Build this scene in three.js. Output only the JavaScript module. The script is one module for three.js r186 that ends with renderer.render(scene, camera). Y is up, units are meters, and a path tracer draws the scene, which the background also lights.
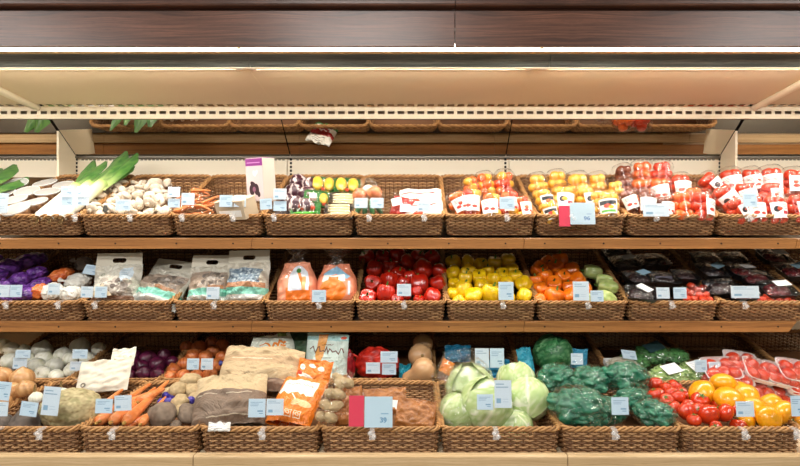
import * as THREE from 'three';
import { RoundedBoxGeometry } from 'three/addons/geometries/RoundedBoxGeometry.js';
import { mergeGeometries, mergeVertices } from 'three/addons/utils/BufferGeometryUtils.js';
import { ImprovedNoise } from 'three/addons/math/ImprovedNoise.js';
import { RectAreaLightUniformsLib } from 'three/addons/lights/RectAreaLightUniformsLib.js';

// ------------------------------------------------------------------ camera, light, exposure
const scene = new THREE.Scene();
const FOC = 533, CX = 417, CY = 240, EYE = 1.25;             // focal length and principal point in pixels of 800 x 466
const camera = new THREE.PerspectiveCamera(2 * Math.atan(233 / FOC) * 180 / Math.PI, 800 / 466, 0.05, 60);
camera.position.set(0, EYE, 0);
camera.setViewOffset(800, 466, 400 - CX, 233 - CY, 800, 466);
camera.updateProjectionMatrix();
scene.background = new THREE.Color(0x0b0d10);
RectAreaLightUniformsLib.init();
const renderer = new THREE.WebGLRenderer({ antialias: true });
renderer.toneMapping = THREE.LinearToneMapping;
renderer.toneMappingExposure = 1.45;
renderer.shadowMap.enabled = true;
const CASE_LAMP = 40, SOFFIT_LAMP = 155, STORE_LAMP = 19;                          // radiance of the canopy strip and of the shop's ceiling panels
const lampWarm = new THREE.Color(1, 0.93, 0.82), lampCool = new THREE.Color(1, 0.97, 0.93);
function rectLight(name, color, intensity, w, h, pos, look, parent) {
  const l = new THREE.RectAreaLight(color, intensity, w, h);
  l.name = name; l.position.copy(pos); parent.add(l);
  l.lookAt(look); l.castShadow = true; return l;
}

// ------------------------------------------------------------------ helpers
const V = (x, y, z) => new THREE.Vector3(x, y, z);
function mulberry(a) { return () => { a |= 0; a = a + 0x6D2B79F5 | 0; let t = Math.imul(a ^ a >>> 15, 1 | a); t = t + Math.imul(t ^ t >>> 7, 61 | t) ^ t; return ((t ^ t >>> 14) >>> 0) / 4294967296; }; }
const rng = mulberry(20240611);
const rr = (a, b) => a + (b - a) * rng();
const perlin = new ImprovedNoise();
const nz = (x, y, z) => perlin.noise(x + 31.7, y + 11.3, z + 57.9);
const fbm = (x, y, z, o = 3) => { let s = 0, a = 1, f = 1; for (let i = 0; i < o; i++) { s += a * nz(x * f, y * f, z * f); a *= .5; f *= 2.03; } return s; };
const lin = h => new THREE.Color(h);                          // hex is sRGB, stored linear
const mixc = (a, b, t) => a.clone().lerp(b, Math.min(1, Math.max(0, t)));
const smooth = (a, b, x) => { const t = Math.min(1, Math.max(0, (x - a) / (b - a))); return t * t * (3 - 2 * t); };
const used = {};
function numbered(n) { const k = used[n] = (used[n] ?? -1) + 1; return k ? n + '_' + String(k).padStart(3, '0') : n; }
function tag(o, label, category, group, kind) {
  o.userData.label = label; o.userData.category = category;
  if (group) o.userData.group = group;
  if (kind) o.userData.kind = kind;
  return o;
}
function shade(o) { o.traverse(m => { if (m.isMesh) { m.castShadow = true; m.receiveShadow = true; } }); return o; }
function thing(name, label, category, group) {
  const o = new THREE.Group(); o.name = numbered(name); scene.add(o); return tag(o, label, category, group);
}
function part(name, geo, mat, parent, label) {
  const m = new THREE.Mesh(geo, mat); m.name = name; m.castShadow = true; m.receiveShadow = true; parent.add(m);
  if (label) m.userData.label = label; return m;
}
function solo(name, geo, mat, label, category, group) {      // a thing that is one mesh
  const m = new THREE.Mesh(geo, mat); m.name = numbered(name); m.castShadow = true; m.receiveShadow = true; scene.add(m);
  return tag(m, label, category, group);
}
function struct(name, geo, mat) { const m = new THREE.Mesh(geo, mat); m.name = name; m.castShadow = m.receiveShadow = true; m.userData.kind = 'structure'; m.userData.label = name.replace(/_/g, ' ') + ' of the shop'; scene.add(m); return m; }
// a ray of the picture measured against real planes gives where each thing stands
const pt = (px, py, d) => V((px - CX) / FOC * d, EYE + (CY - py) / FOC * d, -d);
const ROW = {                                                 // plane of the basket rims: height and distance of the front rim, slope towards the back
  1: { y: .108, d: 2.42, t: .455, lean: 14 * Math.PI / 180 }, 2: { y: -.285, d: 2.42, t: .455, lean: 14 * Math.PI / 180 },
  3: { y: -.640, d: 2.43, t: .30, lean: 13.5 * Math.PI / 180 }, 4: { y: -.650, d: 1.83, t: .05, lean: 0 },
};
function on(row, px, py, off = 0, clear = 0) {                 // clear: least distance kept behind the front rim
  const r = ROW[row]; let d = (r.y + off - r.d * r.t) / ((CY - py) / FOC - r.t);
  if (d < r.d + clear) d = r.d + clear;
  return pt(px, py, d);
}
const mpp = p => -p.z / FOC;                                  // metres per pixel at a point
function boxUV(geo, sx = 1, sy = 1) {                         // uv in metres by the way each face looks
  const p = geo.attributes.position, n = geo.attributes.normal, uv = new Float32Array(p.count * 2);
  for (let i = 0; i < p.count; i++) {
    const ax = Math.abs(n.getX(i)), ay = Math.abs(n.getY(i)), az = Math.abs(n.getZ(i));
    let u, v;
    if (ax > ay && ax > az) { u = p.getZ(i); v = p.getY(i); } else if (ay > az) { u = p.getX(i); v = p.getZ(i); } else { u = p.getX(i); v = p.getY(i); }
    uv[2 * i] = u / sx; uv[2 * i + 1] = v / sy;
  }
  geo.setAttribute('uv', new THREE.BufferAttribute(uv, 2)); return geo;
}
const box = (w, h, d, r = .002, seg = 1) => new RoundedBoxGeometry(w, h, d, seg, Math.min(r, w / 2.01, h / 2.01, d / 2.01));
const moved = (g, x, y, z) => g.translate(x, y, z);
function plain(g) { const q = g.index ? g.toNonIndexed() : g; for (const k of Object.keys(q.attributes)) if (!['position', 'normal', 'uv'].includes(k)) q.deleteAttribute(k); return q; }
function merge(list) { return mergeGeometries(list.map(plain)); }
function paint(geo, fn) {                                     // vertex colours from the point
  const p = geo.attributes.position, c = new Float32Array(p.count * 3), col = new THREE.Color(), v = new THREE.Vector3();
  for (let i = 0; i < p.count; i++) { v.fromBufferAttribute(p, i); const k = fn(v, col); c[3 * i] = k.r; c[3 * i + 1] = k.g; c[3 * i + 2] = k.b; }
  geo.setAttribute('color', new THREE.BufferAttribute(c, 3)); return geo;
}
function blob(detail, fn) {                                   // unit ball whose points fn moves
  let g = new THREE.IcosahedronGeometry(1, detail); g.deleteAttribute('uv'); g.deleteAttribute('normal'); g = mergeVertices(g, 1e-4);
  const p = g.attributes.position, v = new THREE.Vector3();
  for (let i = 0; i < p.count; i++) { v.fromBufferAttribute(p, i).normalize(); const q = fn(v.clone()) || v; p.setXYZ(i, q.x, q.y, q.z); }
  g.computeVertexNormals(); return g;
}
function grid(nu, nv, fn, closeU) {                           // surface patch fn(u, v)
  const pos = [], uv = [], idx = [];
  for (let j = 0; j <= nv; j++) for (let i = 0; i <= nu; i++) { const q = fn(i / nu, j / nv); pos.push(q.x, q.y, q.z); uv.push(i / nu, j / nv); }
  for (let j = 0; j < nv; j++) for (let i = 0; i < nu; i++) { const a = j * (nu + 1) + i, b = a + 1, c = a + nu + 1, d = c + 1; idx.push(a, b, d, a, d, c); }
  const g = new THREE.BufferGeometry(); g.setAttribute('position', new THREE.Float32BufferAttribute(pos, 3)); g.setAttribute('uv', new THREE.Float32BufferAttribute(uv, 2)); g.setIndex(idx); g.computeVertexNormals();
  if (closeU) { const n = g.attributes.normal; for (let j = 0; j <= nv; j++) { const a = j * (nu + 1), b = a + nu; const s = V(n.getX(a) + n.getX(b), n.getY(a) + n.getY(b), n.getZ(a) + n.getZ(b)).normalize(); n.setXYZ(a, s.x, s.y, s.z); n.setXYZ(b, s.x, s.y, s.z); } }
  return g;
}
function tube(points, radius, seg = 24, sides = 6) {         // radius may be a function of t
  const c = new THREE.CatmullRomCurve3(points), fr = c.computeFrenetFrames(seg, false), f = typeof radius === 'function' ? radius : () => radius;
  const cs = c.getSpacedPoints ? Array.from({ length: seg + 1 }, (_, i) => c.getPointAt(i / seg)) : c.getPoints(seg);
  return grid(sides, seg, (u, v) => { const i = Math.round(v * seg), a = -u * Math.PI * 2, r = f(v); return cs[i].clone().addScaledVector(fr.normals[i], Math.cos(a) * r).addScaledVector(fr.binormals[i], Math.sin(a) * r); }, true);
}
const lathe = (pts, seg = 24) => new THREE.LatheGeometry(pts.map(p => new THREE.Vector2(p[0], p[1])), seg);
// ------------------------------------------------------------------ textures and materials
function dataTex(w, h, fn, srgb = true) {
  const d = new Uint8Array(w * h * 4);
  for (let y = 0; y < h; y++) for (let x = 0; x < w; x++) { const c = fn(x / w, y / h); const i = (y * w + x) * 4; d[i] = c[0]; d[i + 1] = c[1]; d[i + 2] = c[2]; d[i + 3] = 255; }
  const t = new THREE.DataTexture(d, w, h); t.magFilter = THREE.LinearFilter; t.minFilter = THREE.LinearMipmapLinearFilter; t.generateMipmaps = true; t.wrapS = t.wrapT = THREE.RepeatWrapping;
  if (srgb) t.colorSpace = THREE.SRGBColorSpace; t.needsUpdate = true; return t;
}
function wood(hexA, hexB, seed, sx = 5, sy = 70) {            // long grain along u, tile 1.25 x 0.3 m
  const a = [hexA >> 16, hexA >> 8 & 255, hexA & 255], b = [hexB >> 16, hexB >> 8 & 255, hexB & 255];
  return dataTex(512, 256, (u, v) => {
    const k = Math.abs(u - .5) * 2, e = u;                     // mirrored tile
    const uu = e < .5 ? e : 1 - e;
    const g = fbm(uu * sx + seed, v * sy + 2 * nz(uu * 4, v * 6, seed), seed, 4), big = nz(uu * 3 + seed, v * 4, 9 + seed), pore = Math.max(0, nz(uu * 40, v * 190, seed) - .25) * .9;
    const t = Math.min(1, Math.max(0, .5 + g * .55 + big * .35 - pore));
    return [0, 1, 2].map(i => a[i] + (b[i] - a[i]) * t);
  });
}
const mat = (o) => new THREE.MeshStandardMaterial(o);
const phys = (o) => new THREE.MeshPhysicalMaterial(o);
const woodFascia = wood(0x4b291a, 0x935f48, 3.1, 4, 44), woodLip = wood(0x8f5d2d, 0xc4884a, 7.7, 4, 50), woodPale = wood(0xb9996c, 0xdcc097, 12.3, 4, 46), woodGrey = wood(0x363936, 0x767a74, 21.9, 4, 60);
const fineBump = dataTex(256, 256, (u, v) => { const k = 128 + 90 * fbm(u * 40, v * 40, 4, 2); return [k, k, k]; }, false);
const crumple = dataTex(256, 256, (u, v) => { const w = Math.sin(u * Math.PI * 2), w2 = Math.cos(u * Math.PI * 2), y1 = Math.sin(v * Math.PI * 2), y2 = Math.cos(v * Math.PI * 2); const a = Math.abs(fbm(w * 1.6 + w2, y1 * 1.6 + 3, w2 * 1.6 + y2 * 1.3, 3)); const k = 255 * Math.min(1, a * 1.5); return [k, k, k]; }, false);
const M = {
  fascia: phys({ map: woodFascia, roughness: .45, clearcoat: .8, clearcoatRoughness: .3, bumpMap: woodFascia, bumpScale: .0012 }),
  lip: phys({ map: woodLip, roughness: .5, clearcoat: .25, clearcoatRoughness: .35 }),
  pale: mat({ map: woodPale, roughness: .6 }),
  greyWood: phys({ map: woodGrey, roughness: .45, clearcoat: .4, clearcoatRoughness: .3 }),
  beige: mat({ color: 0xe6cfad, roughness: .45, bumpMap: fineBump, bumpScale: .0004 }),
  cream: mat({ color: 0xf6e8cc, roughness: .35 }),
  back: phys({ color: 0xfdf3dc, roughness: .4, clearcoat: .3, clearcoatRoughness: .25 }),
  dark: mat({ color: 0x17120e, roughness: .8 }),
  hole: mat({ color: 0x2a241e, roughness: .9 }),
  steel: mat({ color: 0x6d675e, roughness: .4, metalness: .7 }),
  mirror: mat({ color: 0xe6e0d6, roughness: .03, metalness: 1 }),
  wicker: mat({ vertexColors: true, roughness: .62 }),
  clear: phys({ color: 0xffffff, roughness: .12, transmission: 1, thickness: 0, ior: 1.45 }),
  film: phys({ color: 0xffffff, roughness: .05, transmission: 1, thickness: 0, ior: 1.55, bumpMap: crumple, bumpScale: .003 }),
  frost: phys({ color: 0xffffff, roughness: .5, transmission: .55, thickness: 0 }),
  lid: phys({ color: 0xf6f6f4, roughness: .25, transmission: .5, thickness: 0 }),
  clip: phys({ color: 0xffffff, roughness: .2, transmission: .8, thickness: 0 }),
  vc: phys({ vertexColors: true, roughness: .38, clearcoat: .25, clearcoatRoughness: .25 }),
  vcWaxy: phys({ vertexColors: true, roughness: .28, clearcoat: .7, clearcoatRoughness: .12 }),
  vcMatt: mat({ vertexColors: true, roughness: .78 }),
  stem: mat({ color: 0x4f7a2c, roughness: .6 }), dryStem: mat({ color: 0x8d7446, roughness: .8 }),
  white: mat({ color: 0xf2f1ec, roughness: .45 }), whitePlastic: phys({ color: 0xf4f4f2, roughness: .3, clearcoat: .4 }),
};
function canvasTex(w, h, draw) {
  const c = document.createElement('canvas'); c.width = w; c.height = h; const g = c.getContext('2d'); draw(g, w, h);
  const t = new THREE.CanvasTexture(c); t.colorSpace = THREE.SRGBColorSpace; t.magFilter = THREE.LinearFilter; return t;
}
const printed = (tex, o = {}) => phys({ map: tex, roughness: .4, clearcoat: .35, clearcoatRoughness: .25, ...o });

// ------------------------------------------------------------------ the shop around the display
const roomMat = mat({ color: 0x6f6a62, roughness: .8 }), tealMat = mat({ color: 0x2c4652, roughness: .8 }), floorMat = mat({ color: 0x7d776d, roughness: .4 });
struct('floor', moved(box(10.4, .1, 7.4, .001), 0, -.05, -.1), floorMat);
struct('ceiling', moved(box(10.4, .1, 7.4, .001), 0, 3.15, -.1), mat({ color: 0x9a9a98, roughness: .9 }));
struct('wall_back', moved(box(10.4, 3.1, .1, .001), 0, 1.55, -3.75), tealMat);
struct('wall_front', moved(box(10.4, 3.1, .1, .001), 0, 1.55, 3.55), roomMat);
struct('wall_left', moved(box(.1, 3.1, 7.4, .001), -5.15, 1.55, -.1), roomMat);
struct('wall_right', moved(box(.1, 3.1, 7.4, .001), 5.15, 1.55, -.1), roomMat);
for (const [x, z] of [[-3.75, .3], [-.5, .3], [3.2, .3], [-3.75, 1.7], [-.5, 1.7], [3.2, 1.7]]) {
  const l = thing('ceiling_light', 'white rectangular ceiling light panel of the shop, out in front of the display', 'light', 'shop ceiling lights');
  l.position.set(x, 3.1, z);
  part('frame', moved(box(1.3, .03, .5, .004), 0, -.012, 0), M.white, l);
  part('diffuser', moved(box(1.2, .006, .4, .002), 0, -.031, 0), mat({ color: 0xffffff, emissive: lampCool, emissiveIntensity: 4 }), l);
  rectLight('panel_light', lampCool, z > 1 ? STORE_LAMP * 1.75 : STORE_LAMP, 1.2, .4, V(0, -.04, 0), V(x, 0, z), l);
}

// ------------------------------------------------------------------ the display case
const JOINT = [-3.235, -1.985, -.735, .515, 1.765, 3.015], X0 = JOINT[0], X1 = JOINT[5], XM = (X0 + X1) / 2, XW = X1 - X0;
const CASE = thing('display_case', 'long wooden and beige produce display case with lit canopy and tilted mirrors', 'display case');
CASE.position.set(0, 0, 0);
const at = (h) => EYE + h;                                    // heights are measured from the eye
function prism(name, poly, x0, x1, m, parent = CASE, sx = 1.25, sy = .3) {   // polygon in (depth, height) drawn out along x
  const s = new THREE.Shape(poly.map(([d, h]) => new THREE.Vector2(d, at(h))));
  let g = new THREE.ExtrudeGeometry(s, { depth: x1 - x0, bevelEnabled: false });
  g.rotateY(Math.PI / 2); g.translate(x0, 0, 0); g = plain(g); g.computeVertexNormals(); boxUV(g, sx, sy); return part(name, g, m, parent);
}
const slab = (a, b, t) => { const dx = b[0] - a[0], dy = b[1] - a[1], l = Math.hypot(dx, dy), nx = -dy / l * t, ny = dx / l * t; return [a, b, [b[0] + nx, b[1] + ny], [a[0] + nx, a[1] + ny]]; };
// fascia boards: the left one ends at a narrow joint
prism('fascia_board', [[2.15, .782], [2.15, .924], [2.17, .924], [2.17, .782]], X0, .1515, M.fascia);
prism('fascia_board', [[2.15, .782], [2.15, .924], [2.17, .924], [2.17, .782]], .1545, X1, M.fascia);
prism('joint_clip', [[2.146, .84], [2.146, .855], [2.17, .855], [2.17, .84]], .1515, .1545, M.steel);
prism('cornice_groove', [[2.17, .92], [2.17, .942], [2.22, .942], [2.22, .92]], X0, X1, M.fascia);
for (const [a, b] of [[X0, .152], [.155, X1]]) prism('cornice_moulding', [[2.135, .940], [2.13, .946], [2.13, .958], [2.138, .962], [2.22, .962], [2.22, .94]], a, b, M.fascia);
prism('cornice_cap', [[2.16, .96], [2.16, .985], [3.3, .985], [3.3, .96]], X0, X1, M.dark);
// light strip behind the fascia
for (let i = 0; i < 5; i++) {
  const a = JOINT[i], b = JOINT[i + 1], xm = (a + b) / 2;
  const tubeMat = mat({ color: 0xffffff, emissive: lampWarm, emissiveIntensity: 6 });
  const lamp = thing('strip_lamp', 'glowing white strip lamp under the canopy edge', 'lamp', 'strip lamps under the canopy');
  lamp.position.set(xm, at(.797), -2.187);
  part('housing', moved(box(b - a - .004, .02, .034, .002), 0, .012, 0), M.white, lamp);
  part('diffuser', moved(box(b - a - .01, .008, .03, .002), 0, -.002, 0), tubeMat, lamp);
  rectLight('strip_light', lampWarm, CASE_LAMP, b - a - .01, .03, V(0, -.0075, 0), V(xm, 0, -2.187), lamp);
}
prism('light_trim', [[2.206, .780], [2.206, .80], [2.236, .80], [2.236, .780]], X0, X1, M.pale);
prism('canopy_board', slab([2.24, .796], [2.285, .738], .012), X0, JOINT[2] + .02, M.greyWood);
prism('canopy_board', slab([2.24, .796], [2.285, .738], .012), JOINT[2] + .022, JOINT[3] + .05, M.greyWood);
prism('canopy_board', slab([2.24, .796], [2.285, .738], .012), JOINT[3] + .052, X1, M.greyWood);
prism('canopy_edge', [[2.284, .7375], [2.284, .742], [2.31, .742], [2.31, .7375]], X0, X1, M.cream);
for (let i = 0; i < 5; i++) {                                  // second row of tubes tucked behind the canopy board, facing the back
  const a = JOINT[i], b = JOINT[i + 1], xm = (a + b) / 2, lamp = thing('tube_lamp', 'thin glowing tube tucked behind the grey canopy board', 'lamp', 'tubes behind the canopy board');
  lamp.position.set(xm, at(.7440), -2.301);
  const g = new THREE.CylinderGeometry(.004, .004, b - a - .09, 10); g.rotateZ(Math.PI / 2);
  part('tube', g, mat({ color: 0xffffff, emissive: lampWarm, emissiveIntensity: 1.2 }), lamp);
  for (const s of [-1, 1]) part('socket', moved(box(.03, .016, .016, .002), s * (b - a - .06) / 2, 0, 0), M.white, lamp);
  rectLight('tube_light', lampWarm, SOFFIT_LAMP, b - a - .09, .012, V(0, -.0065, -.003), V(xm, at(.744 - 1.5), -3.0), lamp);
}
prism('canopy_roof', [[2.17, .83], [2.17, .845], [3.32, .845], [3.32, .83]], X0, X1, M.beige);
// sloping beige soffit, one row of slots near its back edge, and the bright slotted strip below it
const SOF_F = [2.305, .755], SOF_B = [2.80, .699];
function slotted(x0, x1, len, slots, thick) {                 // plate with real slots: x along, y across, from y = 0 to len
  const s = new THREE.Shape(); s.moveTo(x0, 0); s.lineTo(x1, 0); s.lineTo(x1, len); s.lineTo(x0, len); s.closePath();
  const n = Math.floor((x1 - x0 - .02) / .05), p = (x1 - x0) / n;
  for (const [ya, yb] of slots) for (let i = 0; i < n; i++) { const c = x0 + (i + .5) * p, h = new THREE.Path(); h.moveTo(c - .0175, ya); h.lineTo(c - .0175, yb); h.lineTo(c + .0175, yb); h.lineTo(c + .0175, ya); h.closePath(); s.holes.push(h); }
  return new THREE.ExtrudeGeometry(s, { depth: thick, bevelEnabled: false });
}
for (let i = 0; i < 5; i++) {
  const a = JOINT[i] + .0002, b = JOINT[i + 1] - .0002, L = Math.hypot(SOF_B[0] - SOF_F[0], SOF_B[1] - SOF_F[1]);
  const ang = Math.atan2(SOF_F[1] - SOF_B[1], SOF_B[0] - SOF_F[0]);
  let g = boxUV(plain(slotted(a, b, L, [[.010, .046]], .003)));
  const sof = part('soffit_panel', g, M.beige, CASE); sof.position.set(0, at(SOF_B[1]), -SOF_B[0]);
  sof.rotation.x = Math.PI / 2 - ang; // y of the plate runs forward and a little up
  const g2 = boxUV(plain(slotted(a, b, .062, [[.024, .041]], .004)));
  const st = part('slotted_strip', g2, M.cream, CASE); st.position.set(0, at(.636), -2.80);
}
prism('duct_back', [[2.83, .64], [2.83, .825], [2.834, .825], [2.834, .64]], X0, X1, mat({ color: 0x8d8070, roughness: .8 }));
// ribs at the ends of the middle three bays, dividers below the mirror
for (const x of [JOINT[1], JOINT[4]]) {
  const g = plain(tube([V(x, at(.694), -2.79), V(x, at(.712), -2.55), V(x, at(.734), -2.3)], .021, 4, 4)); part('canopy_rib', g, M.cream, CASE);
  const s = new THREE.Shape(); [[2.945, .30], [2.945, .603], [3.092, .4865], [3.092, .30]].forEach(([d, h], i) => i ? s.lineTo(d, at(h)) : s.moveTo(d, at(h)));
  const dg = new THREE.ExtrudeGeometry(s, { depth: .012, bevelEnabled: false }); dg.rotateY(Math.PI / 2); dg.translate(x - .006, 0, 0); part('divider', dg, M.cream, CASE);
}
// tilted mirrors, one to a bay, with a dark trim along the foot
const MIR_B = [3.095, .487], TILT = 38.5 * Math.PI / 180, MIR_T = [MIR_B[0] - .36 * Math.cos(TILT), MIR_B[1] + .36 * Math.sin(TILT)];
for (let i = 0; i < 5; i++) {
  const m = prism('mirror_panel', slab(MIR_B, MIR_T, -.006), JOINT[i] + (i === 1 || i === 4 ? .009 : .003), JOINT[i + 1] - (i === 0 || i === 3 ? .009 : .003), M.mirror);
}
prism('mirror_backing', slab([MIR_B[0] + .006, MIR_B[1] + .01], [MIR_T[0] + .006, MIR_T[1] + .01], -.006), X0, X1, M.dark);
prism('mirror_trim', [[3.085, .474], [3.085, .486], [3.10, .486], [3.10, .474]], X0, X1, M.steel);
// lit back panel of the top deck with its line of small slots, slotted uprights between bays
for (let i = 0; i < 5; i++) {
  prism('back_panel', [[3.10, .365], [3.10, .476], [3.106, .476], [3.106, .365]], JOINT[i] + .022, JOINT[i + 1] - .022, M.back);
  const n = 52, w = (1.25 - .06) / n, gs = []; for (let k = 0; k < n; k++) gs.push(moved(new THREE.BoxGeometry(w * .62, .005, .002), JOINT[i] + .03 + (k + .5) * w, at(.466), -3.0995));
  const sl = part('slot_row', merge(gs), M.hole, CASE); sl.userData.kind = 'stuff';
}
for (const x of JOINT) {
  prism('upright', [[3.108, -.7], [3.108, .476], [3.14, .476], [3.14, -.7]], x - .02, x + .02, M.back);
  const gs = []; for (let k = 0; k < 50; k++) gs.push(moved(new THREE.BoxGeometry(.012, .014, .002), x, at(.47 - k * .022), -3.1075));
  const sl = part('upright_slots', merge(gs), M.hole, CASE); sl.userData.kind = 'stuff';
}
prism('case_back', [[3.25, -1.24], [3.25, .84], [3.3, .84], [3.3, -1.24]], X0, X1, M.beige);
for (const x of [X0 - .03, X1]) prism('end_panel', [[1.84, -1.24], [1.84, -.6], [2.15, .78], [2.15, .96], [3.3, .96], [3.3, -1.24]], x, x + .03, M.fascia);
// base: deck, front board in planks, kick plate
prism('base_deck', [[1.812, -.755], [1.812, -.7465], [2.42, -.7465], [3.2, -.56], [3.2, -.60], [2.42, -.77]], X0, X1, M.beige);
for (let i = 0; i < 5; i++) prism('base_lip', [[1.778, -.80], [1.778, -.725], [1.784, -.720], [1.806, -.720], [1.806, -.80]], JOINT[i] - .012 + .0015, JOINT[i + 1] - .012 - .0015, M.pale);
prism('kick_plate', [[1.84, -1.248], [1.84, -.80], [1.88, -.80], [1.88, -1.248]], X0, X1, M.dark);

// shelves: one per bay and level, wooden lip with slanted ends, deck, rails at the rear
function shelf(level, i, hTop, what) {
  const s = thing('shelf', 'brown wooden-lipped sloping shelf under ' + what, 'shelf', level === 1 ? 'upper deck shelves' : 'lower deck shelves');
  const a = JOINT[i] - .02, b = JOINT[i + 1] - .02, c = Math.cos(14 * Math.PI / 180), sn = Math.sin(14 * Math.PI / 180);
  s.position.set((a + b) / 2, 0, 0);
  const x0 = -(b - a) / 2 + .001, x1 = (b - a) / 2 - .001;
  const pr = (n, poly, m, e0 = x0, e1 = x1) => { const o = prism(n, poly, e0, e1, m, s); return o; };
  const lip = pr('lip', [[2.447, hTop - .050], [2.444, hTop - .006], [2.449, hTop], [2.462, hTop], [2.466, hTop - .050]], M.lip);
  { const q = lip.geometry.attributes.position, kr = level === 2 && i === 3 ? .75 : .16; for (let n = 0; n < q.count; n++) { const x = q.getX(n), dy = q.getY(n) - at(hTop); if (x > x1 - .001) q.setX(n, x + dy * kr); else if (x < x0 + .001) q.setX(n, x + dy * .16); } }
  const gl = []; for (const sx of [.09, .36, .62, .9, 1.16]) { const q = new THREE.CylinderGeometry(.004, .004, .003, 8); q.rotateX(Math.PI / 2); q.translate(x0 + sx, at(hTop - .026), -2.4455); gl.push(q); }
  gl.forEach(q => part('screw', q, M.dark, lip));
  pr('deck', slab([2.468, hTop - .012], [2.468 + .52 * c, hTop - .012 + .52 * sn], -.010), M.steel);
  pr('rear_rail', slab([2.468 + .530 * c, hTop - .004 + .530 * sn], [2.468 + .582 * c, hTop - .004 + .582 * sn], -.016), M.pale);
  pr('rear_rail', slab([2.468 + .594 * c, hTop + .0 + .594 * sn], [2.468 + .66 * c, hTop + .0 + .66 * sn], -.016), M.lip);
  return s;
}
const under = { 1: ['the tray basket off the left end', 'the leeks, mushrooms and cartons', 'the radicchio, white packets and pepper cups', 'the yellow and orange tomato cups', 'the red tomato cups past the divider'],
  2: ['the purple net bags', 'the net bags and handled carrier bags', 'the carrot bags and the red and yellow peppers', 'the orange peppers and dark punnets', 'empty case'] };
for (let i = 0; i < 5; i++) { shelf(1, i, .010, under[1][i]); if (i < 4) shelf(2, i, -.372, under[2][i]); }

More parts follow.
